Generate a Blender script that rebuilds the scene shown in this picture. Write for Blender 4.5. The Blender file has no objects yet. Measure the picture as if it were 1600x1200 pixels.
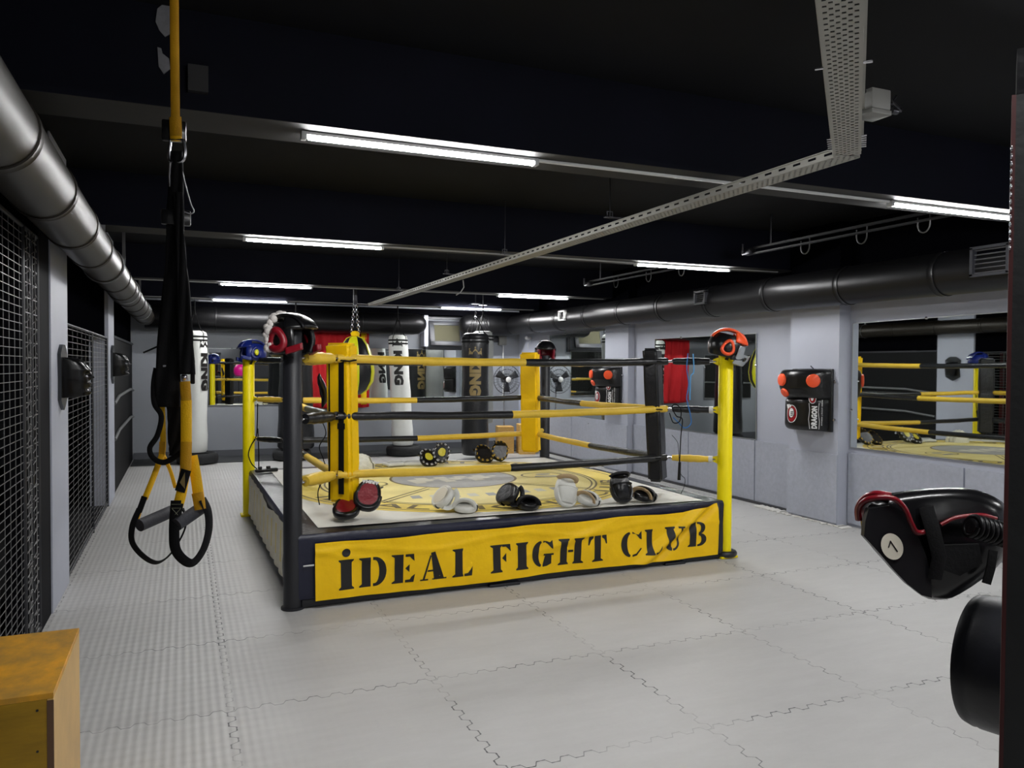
import bpy, bmesh, math, random
from mathutils import Vector, Matrix, noise
random.seed(7)
S = bpy.context.scene
C = S.collection
PI = math.pi
# ---------------------------------------------------------------- camera
YAW, PITCH, ROLL, FPX, HC = math.radians(22.75), math.radians(-1.3), math.radians(0.3), 1222.0, 1.64
FW = Vector((math.sin(YAW)*math.cos(PITCH), math.cos(YAW)*math.cos(PITCH), math.sin(PITCH)))
_r = Vector((math.cos(YAW), -math.sin(YAW), 0)); _u = _r.cross(FW)
RT = _r*math.cos(ROLL) + _u*math.sin(ROLL); UP = RT.cross(FW)
CAM = Vector((0, 0, HC))
cd = bpy.data.cameras.new('camera'); cam = bpy.data.objects.new('camera', cd); C.objects.link(cam)
cd.sensor_width = 36; cd.lens = FPX/1600*36; cd.clip_start = .05; cd.clip_end = 100
cam.matrix_world = Matrix(((RT.x, UP.x, -FW.x, 0), (RT.y, UP.y, -FW.y, 0), (RT.z, UP.z, -FW.z, HC), (0, 0, 0, 1)))
S.camera = cam
def ray(u, v): return FW + RT*((u-800)/FPX) + UP*((600-v)/FPX)
def at(u, v, t): return CAM + ray(u, v)*t                     # point at distance t along the view axis
def atY(u, v, y): d = ray(u, v); return CAM + d*(y/d.y)
def atX(u, v, x): d = ray(u, v); return CAM + d*(x/d.x)
def atZ(u, v, z): d = ray(u, v); return CAM + d*((z-HC)/d.z)
# ---------------------------------------------------------------- world, view
w = bpy.data.worlds.new('world'); S.world = w; w.use_nodes = True
w.node_tree.nodes['Background'].inputs[0].default_value = (.9, .95, 1, 1)
w.node_tree.nodes['Background'].inputs[1].default_value = 0.02
S.view_settings.view_transform = 'Standard'; S.view_settings.look = 'None'
S.view_settings.exposure = 2.35; S.view_settings.gamma = 1; S.view_settings.use_curve_mapping = False
LAMP = 48.0
# ---------------------------------------------------------------- materials
def srgb(c):
    return tuple(((x/255)/12.92 if x/255 <= .04045 else ((x/255+.055)/1.055)**2.4) for x in c)+(1,)
MATS = {}
def M(name, rgb=(128,128,128), rough=.5, metal=0, var=0, vs=6, bump=0, bs=60, emit=0, coat=0, alpha=1, stretch=None, spec=.5, rgb2=None):
    if name in MATS: return MATS[name]
    m = bpy.data.materials.new(name); m.use_nodes = True; n = m.node_tree.nodes; l = m.node_tree.links
    b = n['Principled BSDF']; c = srgb(rgb)
    b.inputs['Base Color'].default_value = c; b.inputs['Roughness'].default_value = rough
    b.inputs['Metallic'].default_value = metal; b.inputs['Coat Weight'].default_value = coat
    b.inputs['Specular IOR Level'].default_value = spec
    if alpha < 1: b.inputs['Alpha'].default_value = alpha
    if emit:
        b.inputs['Emission Color'].default_value = c; b.inputs['Emission Strength'].default_value = emit
    tc = n.new('ShaderNodeTexCoord'); mp = n.new('ShaderNodeMapping'); l.new(tc.outputs['Object'], mp.inputs[0])
    if stretch: mp.inputs['Scale'].default_value = stretch
    if var:
        t = n.new('ShaderNodeTexNoise'); t.inputs['Scale'].default_value = vs; t.inputs['Detail'].default_value = 6
        t.inputs['Roughness'].default_value = .65
        r = n.new('ShaderNodeValToRGB'); r.color_ramp.elements[0].position = .3; r.color_ramp.elements[1].position = .7
        r.color_ramp.elements[0].color = tuple(x*(1-var) for x in c[:3])+(1,)
        r.color_ramp.elements[1].color = srgb(rgb2) if rgb2 else tuple(min(1, x*(1+var)) for x in c[:3])+(1,)
        l.new(mp.outputs[0], t.inputs['Vector']); l.new(t.outputs[0], r.inputs[0]); l.new(r.outputs[0], b.inputs['Base Color'])
    if bump:
        t = n.new('ShaderNodeTexNoise'); t.inputs['Scale'].default_value = bs; t.inputs['Detail'].default_value = 3
        k = n.new('ShaderNodeBump'); k.inputs['Strength'].default_value = bump; k.inputs['Distance'].default_value = .02
        l.new(mp.outputs[0], t.inputs['Vector']); l.new(t.outputs[0], k.inputs['Height']); l.new(k.outputs[0], b.inputs['Normal'])
    MATS[name] = m; return m
YEL = M('yellow_vinyl', (252,202,0), .48, spec=.35, var=.06, bump=.12, bs=25)
YSL = M('yellow_sleeve', (228,190,60), .5, var=.08, bump=.15, bs=40)
YPO = M('yellow_paint', (252,230,0), .42, spec=.3)
BLV = M('black_vinyl', (24,25,28), .35, bump=.25, bs=22, var=.1)
BLK = M('black_leather', (16,16,18), .28, bump=.12, bs=30)
BLP = M('black_paint', (30,31,36), .5, bump=.05, bs=80)
BLS = M('black_strap', (9,9,11), .85, bump=.1, bs=150, spec=.25)
NAV = M('navy_tarpaulin', (22,25,48), .4, bump=.35, bs=12)
WHT = M('white_leather', (215,215,208), .45, bump=.15, bs=30, var=.05)
BAGW = M('white_bag_vinyl', (228,230,226), .45, bump=.15, bs=9, var=.03)
CHR = M('chrome', (200,200,205), .22, 1)
STL = M('dark_steel', (70,70,74), .35, .9)
RED = M('red_leather', (150,12,26), .35, bump=.1)
INK = M('black_print', (20,18,16), .5)
GOLD = M('gold_print', (128,110,68), .5)
WPR = M('white_print', (225,225,225), .5)
ORG = M('orange_leather', (240,84,38), .4, bump=.08)
BLU = M('blue_leather', (20,36,110), .3, bump=.1)
TIR = M('tyre_rubber', (30,31,33), .75, bump=.3, bs=60)
MIR = M('mirror_glass', (225,230,228), .015, 1)
WOD = M('plywood', (212,170,92), .55, var=.16, vs=3, stretch=(6,1.5,14))
# ---------------------------------------------------------------- mesh helpers
class MB:
    def __init__(s): s.bm = bmesh.new()
    def _mi(s, faces, mi):
        for f in faces: f.material_index = mi
    def poly(s, pts, mi=0):
        vs = [s.bm.verts.new(p) for p in pts]; f = s.bm.faces.new(vs); f.material_index = mi; return f
    def box(s, c, d, mi=0, bev=0, rot=None, seg=2):
        b = bmesh.new(); bmesh.ops.create_cube(b, size=1)
        for v in b.verts: v.co = Vector((v.co.x*d[0], v.co.y*d[1], v.co.z*d[2]))
        if bev: bmesh.ops.bevel(b, geom=b.edges[:], offset=bev, segments=seg, affect='EDGES', profile=.5)
        Mx = Matrix.Translation(c) @ (rot.to_4x4() if rot is not None else Matrix())
        return s.add(b, Mx, mi)
    def add(s, b, Mx=None, mi=None):
        if Mx is not None: bmesh.ops.transform(b, matrix=Mx, verts=b.verts)
        mp = {v: s.bm.verts.new(v.co) for v in b.verts}
        for f in b.faces:
            try: g = s.bm.faces.new([mp[v] for v in f.verts])
            except ValueError: continue
            g.material_index = f.material_index if mi is None else mi
        b.free(); return s
    def prism(s, pts, off, mi=0):
        off = Vector(off); a = [Vector(p) for p in pts]; b = [p+off for p in a]; n = len(a)
        va = [s.bm.verts.new(p) for p in a]; vb = [s.bm.verts.new(p) for p in b]
        fs = [s.bm.faces.new(va[::-1]), s.bm.faces.new(vb)]
        for i in range(n): fs.append(s.bm.faces.new((va[i], va[(i+1) % n], vb[(i+1) % n], vb[i])))
        s._mi(fs, mi); return s
    def tube(s, path, r, n=10, mi=0, closed=False, flat=None, cap=True, up=None):
        P = [Vector(p) for p in path]; N = len(P); rings = []
        rr = r if isinstance(r, (list, tuple)) else [r]*N
        prev = None
        for i, p in enumerate(P):
            a = P[(i-1) % N] if (closed or i > 0) else P[i]; b = P[(i+1) % N] if (closed or i < N-1) else P[i]
            t = (b-a).normalized()
            if prev is None:
                prev = Vector(up) if up is not None else (Vector((0,0,1)) if abs(t.z) < .9 else Vector((1,0,0)))
            x = (prev - t*prev.dot(t)).normalized(); y = t.cross(x); prev = x
            ring = []
            for k in range(n):
                an = 2*PI*k/n; ca, sa = math.cos(an), math.sin(an)
                if flat:      # flat strap: half width flat[0] along y, half thickness flat[1] along x
                    q = p + y*(flat[0]*(1 if ca > 0 else -1)*abs(ca)**.4) + x*(flat[1]*(1 if sa > 0 else -1)*abs(sa)**.4)
                else: q = p + x*(rr[i]*ca) + y*(rr[i]*sa)
                ring.append(s.bm.verts.new(q))
            rings.append(ring)
        M_ = N if closed else N-1
        for i in range(M_):
            A, B = rings[i], rings[(i+1) % N]
            for k in range(n):
                f = s.bm.faces.new((A[k], A[(k+1) % n], B[(k+1) % n], B[k])); f.material_index = mi
        if cap and not closed:
            f = s.bm.faces.new(rings[0][::-1]); f.material_index = mi
            f = s.bm.faces.new(rings[-1]); f.material_index = mi
        return s
    def cyl(s, a, b, r, r2=None, n=20, mi=0): return s.tube([a, b], [r, r if r2 is None else r2], n, mi)
    def lathe(s, prof, n=28, mi=0, c=(0,0,0), axis='z', rng=None):
        c = Vector(c); rings = []
        for (r, z) in prof:
            ring = []
            for k in range(n):
                a = 2*PI*k/n; x, y = r*math.cos(a), r*math.sin(a)
                q = {'z': (x, y, z), 'x': (z, x, y), 'y': (y, z, x)}[axis]
                ring.append(s.bm.verts.new(Vector(q)+c))
            rings.append(ring)
        for i in range(len(rings)-1):
            m = mi[i] if isinstance(mi, (list, tuple)) else mi
            for k in range(n):
                f = s.bm.faces.new((rings[i][k], rings[i][(k+1) % n], rings[i+1][(k+1) % n], rings[i+1][k])); f.material_index = m
        for rg, m in ((rings[0][::-1], mi if not isinstance(mi, (list, tuple)) else mi[0]), (rings[-1], mi if not isinstance(mi, (list, tuple)) else mi[-1])):
            f = s.bm.faces.new(rg); f.material_index = m
        return s
    def ell(s, c, r, mi=0, nu=24, nv=14, fn=None):
        b = bmesh.new(); bmesh.ops.create_uvsphere(b, u_segments=nu, v_segments=nv, radius=1)
        for v in b.verts:
            q = v.co.copy()
            if fn: q = fn(q)
            v.co = Vector((q.x*r[0], q.y*r[1], q.z*r[2]))+Vector(c)
        return s.add(b, None, mi)
    def torus(s, c, R, r, axis=(0,0,1), n=32, m=10, mi=0, sc=(1,1), a0=0, a1=2*PI):
        ax = Vector(axis).normalized(); x = ax.orthogonal().normalized(); y = ax.cross(x)
        full = abs(a1-a0-2*PI) < 1e-6; k = n if full else n+1
        return s.tube([Vector(c)+x*(R*sc[0]*math.cos(a0+(a1-a0)*i/n))+y*(R*sc[1]*math.sin(a0+(a1-a0)*i/n)) for i in range(k)], r, m, mi, closed=full)
    def grid(s, fn, nu, nv, mi=0, closed=False):
        V = [[s.bm.verts.new(fn(i/nu, j/nv)) for j in range(nv+1)] for i in range(nu+1)]
        for i in range(nu):
            for j in range(nv):
                f = s.bm.faces.new((V[i][j], V[i+1][j], V[i+1][j+1], V[i][j+1])); f.material_index = mi(i, j) if callable(mi) else mi
        return s
    def build(s, name, mats, parent=None, smooth=40, loc=None, rot=None, tag=None, solid=0, sub=0):
        bmesh.ops.recalc_face_normals(s.bm, faces=s.bm.faces[:])
        me = bpy.data.meshes.new(name); s.bm.to_mesh(me); s.bm.free()
        for m in (mats if isinstance(mats, (list, tuple)) else [mats]): me.materials.append(m)
        if smooth:
            me.shade_smooth() if hasattr(me, 'shade_smooth') else None
            try: me.set_sharp_from_angle(angle=math.radians(smooth))
            except Exception: pass
        o = bpy.data.objects.new(name, me); C.objects.link(o)
        if parent is not None: o.parent = parent
        if loc is not None: o.location = loc
        if rot is not None: o.rotation_euler = rot
        if solid:
            d = o.modifiers.new('solid', 'SOLIDIFY'); d.thickness = solid; d.offset = 0
        if sub:
            d = o.modifiers.new('sub', 'SUBSURF'); d.levels = sub; d.render_levels = sub
        return o
def tag(o, label, cat, group=None, kind=None):
    o['label'] = label; o['category'] = cat
    if group: o['group'] = group
    if kind: o['kind'] = kind
    return o
def thing(name, label, cat, loc=(0,0,0), rz=0, group=None, rot=None):
    o = bpy.data.objects.new(name, None); C.objects.link(o); o.location = loc
    o.rotation_euler = rot if rot is not None else (0, 0, rz); o.empty_display_size = .1
    return tag(o, label, cat, group)
def structure(o, label=None):
    o['kind'] = 'structure'
    if label: o['label'] = label
    return o
def dup(o, parent=None):
    c = o.copy(); C.objects.link(c)
    if parent is not None: c.parent = parent
    for ch in [x for x in KIDS(o)]: dup(ch, c)
    return c
def KIDS(o): return [x for x in bpy.data.objects if x.parent is o]
def copy_thing(o, loc, label, rot=None, group=None):
    c = dup(o); c.location = loc; c['label'] = label
    if rot is not None: c.rotation_euler = rot
    if group: c['group'] = group
    return c
def text_bm(txt, bold=.03):
    """flat text as bmesh in the xy plane, cap height 1, starting at x=0"""
    cu = bpy.data.curves.new('t', 'FONT'); cu.body = txt; cu.size = 1; cu.offset = bold; cu.resolution_u = 2; cu.space_character = 1.05
    ob = bpy.data.objects.new('t', cu); C.objects.link(ob)
    dg = bpy.context.evaluated_depsgraph_get(); me = bpy.data.meshes.new_from_object(ob.evaluated_get(dg))
    b = bmesh.new(); b.from_mesh(me)
    bpy.data.objects.remove(ob); bpy.data.curves.remove(cu); bpy.data.meshes.remove(me)
    xs = [v.co.x for v in b.verts]; ys = [v.co.y for v in b.verts]
    x0, y0, h = min(xs), min(ys), (max(ys)-min(ys))
    for v in b.verts: v.co = Vector(((v.co.x-x0)/h, (v.co.y-y0)/h, 0))
    return b, (max(xs)-x0)/h
def put_text(mb, txt, fn, mi, bold=.03, cut=None):
    """fn maps (x,y) of the text to a 3D point"""
    b, wd = text_bm(txt, bold)
    bmesh.ops.triangulate(b, faces=b.faces[:])
    if cut:
        k = cut
        while k < wd:
            bmesh.ops.bisect_plane(b, geom=b.verts[:]+b.edges[:]+b.faces[:], plane_co=(k,0,0), plane_no=(1,0,0)); k += cut
        k = cut
        while k < 1:
            bmesh.ops.bisect_plane(b, geom=b.verts[:]+b.edges[:]+b.faces[:], plane_co=(0,k,0), plane_no=(0,1,0)); k += cut
    for v in b.verts: v.co = fn(v.co.x, v.co.y, wd)
    mb.add(b, None, mi)
    return wd
# ---------------------------------------------------------------- node helper
class NX:
    def __init__(s, m): s.n = m.node_tree.nodes; s.l = m.node_tree.links
    def m(s, op, *a):
        k = s.n.new('ShaderNodeMath'); k.operation = op
        for i, x in enumerate(a):
            if isinstance(x, (int, float)): k.inputs[i].default_value = x
            else: s.l.new(x, k.inputs[i])
        return k.outputs[0]
def floor_material():
    m = bpy.data.materials.new('foam_mat'); m.use_nodes = True; X = NX(m); n, l = X.n, X.l; b = n['Principled BSDF']
    tc = n.new('ShaderNodeTexCoord'); sp = n.new('ShaderNodeSeparateXYZ'); l.new(tc.outputs['Object'], sp.inputs[0])
    x, y = sp.outputs[0], sp.outputs[1]
    def noise_(scale, det=4, vec=None, rough=.6):
        t = n.new('ShaderNodeTexNoise'); t.inputs['Scale'].default_value = scale; t.inputs['Detail'].default_value = det
        t.inputs['Roughness'].default_value = rough; l.new(vec or tc.outputs['Object'], t.inputs['Vector']); return t.outputs[0]
    def seam(a, c, off):
        d = X.m('SUBTRACT', X.m('FRACT', X.m('ADD', X.m('SUBTRACT', a, off), .5)), .5)
        s_ = X.m('SINE', X.m('MULTIPLY', c, 2*PI*9))
        t = X.m('MULTIPLY', X.m('MAXIMUM', X.m('MINIMUM', X.m('MULTIPLY', s_, 2.2), 1.0), -1.0), .016)
        e = X.m('ABSOLUTE', X.m('SUBTRACT', d, t))
        cs = X.m('ABSOLUTE', X.m('COSINE', X.m('MULTIPLY', c, 2*PI*9)))
        wd = X.m('ADD', .0022, X.m('MULTIPLY', cs, .0022))
        return X.m('LESS_THAN', e, wd)
    near = seam(x, y, .197); far = seam(y, x, .901)
    sm = X.m('MAXIMUM', near, far)
    mod = X.m('MINIMUM', X.m('MAXIMUM', X.m('MULTIPLY', X.m('SUBTRACT', noise_(1.3, 3), .38), 5), .25), 1.0)
    sm = X.m('MULTIPLY', sm, mod)
    # per-mat tone
    fl = n.new('ShaderNodeCombineXYZ'); l.new(X.m('FLOOR', X.m('SUBTRACT', x, .197)), fl.inputs[0]); l.new(X.m('FLOOR', X.m('SUBTRACT', y, .901)), fl.inputs[1])
    wn = n.new('ShaderNodeTexWhiteNoise'); l.new(fl.outputs[0], wn.inputs['Vector'])
    sc = n.new('ShaderNodeMapping'); sc.inputs['Scale'].default_value = (1, 3.2, 1); l.new(tc.outputs['Object'], sc.inputs[0])
    blot = noise_(3.5, 8, sc.outputs[0], .72)
    big = noise_(.8, 2)
    v = X.m('ADD', X.m('ADD', X.m('MULTIPLY', X.m('SUBTRACT', blot, .5), .22), X.m('MULTIPLY', X.m('SUBTRACT', big, .5), .1)), X.m('MULTIPLY', X.m('SUBTRACT', wn.outputs[0], .5), .07))
    v = X.m('ADD', v, 1.0)
    base = n.new('ShaderNodeMix'); base.data_type = 'RGBA'; base.blend_type = 'MULTIPLY'; base.inputs[0].default_value = 1
    base.inputs[6].default_value = srgb((187, 186, 184)); cv = n.new('ShaderNodeCombineColor')
    for i in range(3): l.new(v, cv.inputs[i])
    l.new(cv.outputs[0], base.inputs[7])
    mx = n.new('ShaderNodeMix'); mx.data_type = 'RGBA'; l.new(sm, mx.inputs[0]); l.new(base.outputs[2], mx.inputs[6]); mx.inputs[7].default_value = srgb((70, 70, 72))
    l.new(mx.outputs[2], b.inputs['Base Color'])
    # embossed diamond tread
    f = 2*PI/.078
    emb = X.m('MULTIPLY', X.m('SINE', X.m('MULTIPLY', X.m('ADD', x, X.m('MULTIPLY', y, .5)), f)), X.m('SINE', X.m('MULTIPLY', X.m('SUBTRACT', X.m('MULTIPLY', y, .5), x), f)))
    lft = X.m('MAXIMUM', X.m('MINIMUM', X.m('SUBTRACT', 1.9, X.m('MULTIPLY', x, 1.6)), 1.5), .12)
    hgt = X.m('ADD', X.m('MULTIPLY', X.m('MULTIPLY', emb, lft), .0013), X.m('MULTIPLY', X.m('SUBTRACT', 1.0, sm), .004))
    bp = n.new('ShaderNodeBump'); bp.inputs['Strength'].default_value = .55; bp.inputs['Distance'].default_value = 1.0
    l.new(hgt, bp.inputs['Height']); l.new(bp.outputs[0], b.inputs['Normal'])
    b.inputs['Roughness'].default_value = .48
    b.inputs['Specular IOR Level'].default_value = .4
    return m
# ---------------------------------------------------------------- room shell
XL, XR, YB, YF, ZC = -.8, 6.38, 14.85, -3.2, 3.15
WGR = M('wall_grey_paint', (176,180,193), .55, var=.04, vs=1.2)
WDK = M('wall_dark_paint', (7,7,10), .9, spec=0)
DAD = M('dado_panel', (168,172,184), .5, var=.09, vs=22, bump=.03, bs=30)
CEI = M('ceiling_paint', (14,15,18), .8, spec=.2, var=.25, vs=1.2)
CBM = M('beam_paint', (4,6,20), .8, spec=.2, var=.2, vs=2)
CBB = M('beam_soffit_paint', (28,28,27), .75, var=.25, vs=3)
def sbox(name, a, b, mats, bev=0, kind=True, mi=0):
    c = [(a[i]+b[i])/2 for i in range(3)]; d = [abs(b[i]-a[i]) for i in range(3)]
    o = MB().box((0,0,0), d, mi, bev).build(name, mats, loc=c, smooth=30)
    if kind: structure(o)
    return o
f = MB(); f.box((0,0,-.05), (15, 22, .1)); fo = f.build('floor', floor_material(), loc=(0,0,0), smooth=0)
for v in fo.data.vertices: v.co.x += 2.5; v.co.y += 6
structure(fo)
sbox('ceiling', (-5, YF, ZC), (XR+.2, YB+.2, ZC+.1), CEI)
sbox('wall_back', (XL-4.2, YB, 0), (XR+.2, YB+.12, ZC), [M('wall_back_grey', (140,144,151), .55, var=.04, vs=1.2)])
def two_tone(name, a, b, zsplit):
    m = MB(); c = [(a[i]+b[i])/2 for i in range(3)]; d = [abs(b[i]-a[i]) for i in range(3)]
    m.box((0, 0, (zsplit-c[2]-(c[2]-a[2]))/2), (d[0], d[1], zsplit-a[2]), 0)
    m.box((0, 0, (zsplit-c[2]+(b[2]-c[2]))/2), (d[0], d[1], b[2]-zsplit), 1)
    return structure(m.build(name, [WGR, WDK], loc=c, smooth=0))
two_tone('wall_right', (XR, YF, 0), (XR+.12, YB, ZC), 2.36)
structure(sbox('wall_front', (-5, YF-.12, 0), (XR+.2, YF, ZC), M('wall_far_paint', (44,45,50), .7, var=.1)))
sbox('wall_left', (-5.1, YF, 0), (-5, YB, ZC), WDK)
# boarded part of the left partition above the mesh, pillars, black post
n_ = 1
def trim(a, b, mat, bev=0):
    global n_
    o = sbox('trim_%d' % n_, a, b, mat, bev); n_ += 1; return o
trim((XL-.2, 5.87, 0), (XL, 6.66, ZC), WGR)
trim((XL-.2, 10.09, 0), (XL, 10.85, ZC), WGR)
trim((XL-.2, 5.5, 0), (XL-.01, 5.87, ZC), M('post_dark_paint', (18,18,22), .8, spec=.1))
trim((XL-.1, 6.66, 1.95), (XL-.04, 10.09, ZC), WDK)
trim((XL-.1, 10.85, 2.0), (XL-.04, YB, ZC), WDK)
trim((XL-.1, 3.2, 2.42), (XL-.04, 5.5, ZC), WDK)
trim((XL-.2, YF, 0), (XL-.04, .2, ZC), WDK)
trim((XL-.1, .2, 2.42), (XL-.04, 3.2, ZC), WDK)
# right pilasters
for z0, z1, mt in ((0, 2.36, WGR), (2.36, ZC, WDK)):
    trim((6.23, 6.14, z0), (XR, 6.84, z1), mt); trim((6.27, 10.36, z0), (XR, 11.07, z1), mt)
# dado panels (right wall): thin boards with joints
for a, b in ((-3.1, 1.2), (1.22, 3.55), (3.57, 4.8), (4.82, 6.12), (6.86, 7.55), (7.57, 8.9), (8.92, 10.34), (11.09, 12.4), (12.42, 14.8)):
    trim((6.355, a, .03), (XR, b, .76), DAD)
trim((6.21, 6.13, .03), (6.23, 6.85, .74), DAD); trim((6.25, 10.35, .03), (6.27, 11.08, .74), DAD)
structure(sbox('baseboard_back', (XL, 14.81, 0), (XR, YB, .12), M('baseboard_grey', (84,86,92), .6)))
structure(sbox('baseboard_right', (6.33, 6.9, 0), (6.356, 14.8, .025), M('baseboard_dark', (60,61,64), .6)))
# beams
for (y0, y1) in ((-2.9, -2.58), (.3, .62), (3.64, 3.96), (6.89, 7.22), (10.85, 11.2), (13.8, 14.1)):
    m = MB(); m.box((0, 0, .21), (11.3, y1-y0, .42), 0); m.box((0, 0, -.001), (11.3, y1-y0-.002, .002), 1)
    o = m.build('trim_%d' % n_, [CBM, CBB], loc=(.7, (y0+y1)/2, 2.73), smooth=0); structure(o); n_ += 1
# bare plaster patches and a small bracket on the nearest beam
def patch(px, nm):
    m = MB(); m.prism([atY(u, v, 3.637) for u, v in px], (0,-.004,0)); structure(m.build('trim_%d' % n_, M('bare_plaster', (120,120,124), .8, var=.2, vs=20), smooth=0))
patch([(246,14),(258,4),(268,10),(272,40),(268,52),(258,58),(249,48),(243,34)], 0); n_ += 1
patch([(246,74),(252,76),(254,84),(264,92),(266,108),(256,116),(248,104)], 0); n_ += 1
trim((.02, 3.60, 2.80), (.10, 3.64, 2.91), M('bracket_dark', (26,26,28), .6))
# black soffit band over the back wall
trim((XL, 14.55, 2.62), (XR, YB, 2.73), WDK)
# dark rubber strip in front of the back wall
sbox('rubber_runner', (XL, 13.9, .0), (XR-.05, 14.8, .012), M('dark_rubber', (50,52,54), .7, var=.1), kind=False)
tag(bpy.data.objects['rubber_runner'], 'long dark rubber strip on the floor along the back wall', 'floor strip')
# broken plaster flakes at the foot of the right wall
m = MB()
for i in range(16):
    y = 6.05+i*.085+random.uniform(-.02,.02); m.prism([(6.17+random.uniform(-.03,.05), y-.05, .002), (6.30, y-.04, .002), (6.33, y+.05, .002), (6.2, y+.03+random.uniform(0,.03), .002)], (0,0,.01))
tag(m.build('plaster_debris', M('raw_plaster', (222,220,214), .8), smooth=0), 'white crumbled plaster along the foot of the grey right wall', 'debris', kind='stuff')
# ---------------------------------------------------------------- lights
LED = M('led_diffuser', (252,252,252), .5, emit=LAMP); LEDH = M('batten_white', (205,206,205), .4)
def batten(loc, label, L=1.2, E=1):
    t = thing('ceiling_light', label, 'ceiling light', loc, group='strip lights under the ceiling beams')
    m = MB(); m.box((0,0,.018), (L, .045, .016), 0, .003); m.build('light_housing', LEDH, t)
    m = MB(); prof = [(.019*math.cos(a), -.004+.017*math.sin(a)) for a in [PI*k/8+PI for k in range(9)]]
    m.prism([(-L/2+.03, p[0], p[1]+.012) for p in prof], (L-.06, 0, 0)); m.build('diffuser', LED if E == 1 else M('led_%g' % E, (252,252,252), .5, emit=LAMP*E), t)
    for s in (-1, 1):
        m = MB(); m.box((s*(L/2-.008), 0, .008), (.026, .048, .036), 0, .004); m.build('end_cap', M('cap_grey', (185,187,188), .4), t)
    return t
rows = [3.76, 7.03, 11.02, 13.72]; zr = [2.7, 2.7, 2.7, 2.7]
names = ['nearest beam', 'second beam', 'third beam', 'farthest beam']
for k, y in enumerate(rows):
    xl = (1.11, 1.07, 1.03, 1.02)[k]; xr = (4.83, 4.93, 4.97, 4.93)[k]
    batten((xl, y, 2.7), 'glowing white strip light at the left end of the %s' % names[k])
    batten((xr, y, 2.7), 'glowing white strip light at the right end of the %s' % names[k], E=1.0 if k != 3 else 1.6)
    m = MB()
    for a, b in ((xl+.61, xr-.61), (xr+.61, 6.2)) + (((-.75, xl-.61),) if k > 1 else ()):
        m.box(((a+b)/2, 0, 0), (b-a, .022, .014), 0, .002)
    o = m.build('cable_conduit', LEDH if k < 1 else M('conduit_grey', (150,150,148), .5), loc=(0, y, 2.72)); tag(o, 'thin pale conduit joining the strip lights of the %s' % names[k], 'conduit', 'conduits between the strip lights')
for y in (.45, -2.74):  # unseen battens above and behind the camera, added to light the foreground
    for x in (1.1, 4.85): batten((x, y, 2.7), 'unseen strip light added at the %s end of the %s' % ('left' if x < 2 else 'right', 'beam right above the camera' if y > 0 else 'rearmost beam behind the camera'))
# ---------------------------------------------------------------- mirrors
def mirror(name, pts, nrm, label, rails=True):
    """pts: 4 corners in order, nrm: direction off the wall"""
    P = [Vector(p) for p in pts]; c = sum(P, Vector())/4; nn = Vector(nrm)
    t = thing(name, label, 'mirror', c, group='wall mirrors')
    m = MB(); m.prism([p-c+nn*.004 for p in P], nn*.006); m.build('glass', MIR, t, smooth=0)
    m = MB()
    for i in range(4):
        a, b = P[i]-c, P[(i+1) % 4]-c; m.tube([a+nn*.008, b+nn*.008], .006, 6)
    m.build('edge_strip', M('edge_strip_metal', (165,168,170), .35, .7), t)
    m = MB()
    for i in range(4):
        a, b = P[i]-c, P[(i+1) % 4]-c; q = a.lerp(b, .3)+nn*.012; m.ell(q, (.014,)*3, 0, 10, 6)
    m.build('mirror_clip', CHR, t)
    return t
MX = 6.372
mirror('wall_mirror', [(MX,6.09,2.1),(MX,3.2,2.13),(MX,3.2,.83),(MX,6.1,.82)], (-1,0,0), 'large wall mirror on the right wall nearest the camera, reflecting ropes')
mirror('wall_mirror', [(MX,9.77,2.05),(MX,7.57,2.05),(MX,7.55,.77),(MX,9.75,.77)], (-1,0,0), 'wide wall mirror behind the front right yellow ring post')
mirror('wall_mirror', [(MX,13.35,2.22),(MX,11.12,2.25),(MX,11.12,.66),(MX,13.3,.68)], (-1,0,0), 'farthest wall mirror on the right wall beyond the ring')
YM = YB-.008
mirror('wall_mirror', [(.39,YM,1.93),(1.72,YM,1.93),(1.72,YM,.92),(.39,YM,.92)], (0,-1,0), 'low wall mirror on the back wall beside the left white punching bag')
mirror('wall_mirror', [(3.1,YM,1.97),(5.15,YM,1.97),(5.15,YM,1.02),(3.1,YM,1.02)], (0,-1,0), 'wide wall mirror on the back wall below the tilted window')
# ---------------------------------------------------------------- ducts
DUC = M('duct_painted_metal', (34,29,21), .44, .45, var=.12, vs=3)
DUD = M('duct_black_metal', (20,20,22), .38, .5, var=.12, vs=3)
def duct(label, x, z, r, y0, y1, mat, step, bolts=False, big=None):
    t = thing('ventilation_duct', label, 'duct', (x, y0, z))
    m = MB(); prof = [(r*.9, 0), (r, .01), (r, y1-y0-.01), (r*.9, y1-y0)]
    m.lathe(prof, 40, 0, axis='y'); m.build('pipe', mat, t)
    k = step*.4
    while k < y1-y0-.2:
        m = MB(); m.lathe([(r-.002, k-.03), (r+.007, k-.028), (r+.003, k-.014), (r+.003, k+.014), (r+.007, k+.028), (r-.002, k+.03)], 40, 0, axis='y')
        m.build('seam_band', mat, t); k += step
    if big:
        a, b, rr = big; m = MB(); m.lathe([(r-.004, a-y0), (rr, a-y0+.03), (rr, b-y0-.06), (rr-.02, b-y0-.02), (r-.004, b-y0)], 40, 0, axis='y'); m.build('sleeve', mat, t)
    return t
dl = duct('dull metal round duct running along the left side under the ceiling', -.58, 2.42, .135, -3, 14.4, DUC, .95)
for y in (6.9, 9.2, 12.4):
    m = MB(); m.box((-.0, y-(-3), .43), (.03, .012, .6), 0); m.tube([(.0+.145*math.cos(a), y+3, .145*math.sin(a)) for a in [2*PI*i/24 for i in range(24)]], .006, 6, closed=True); m.build('hanger_strap', M('galvanised', (120,120,122), .4, .8), dl)
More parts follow.
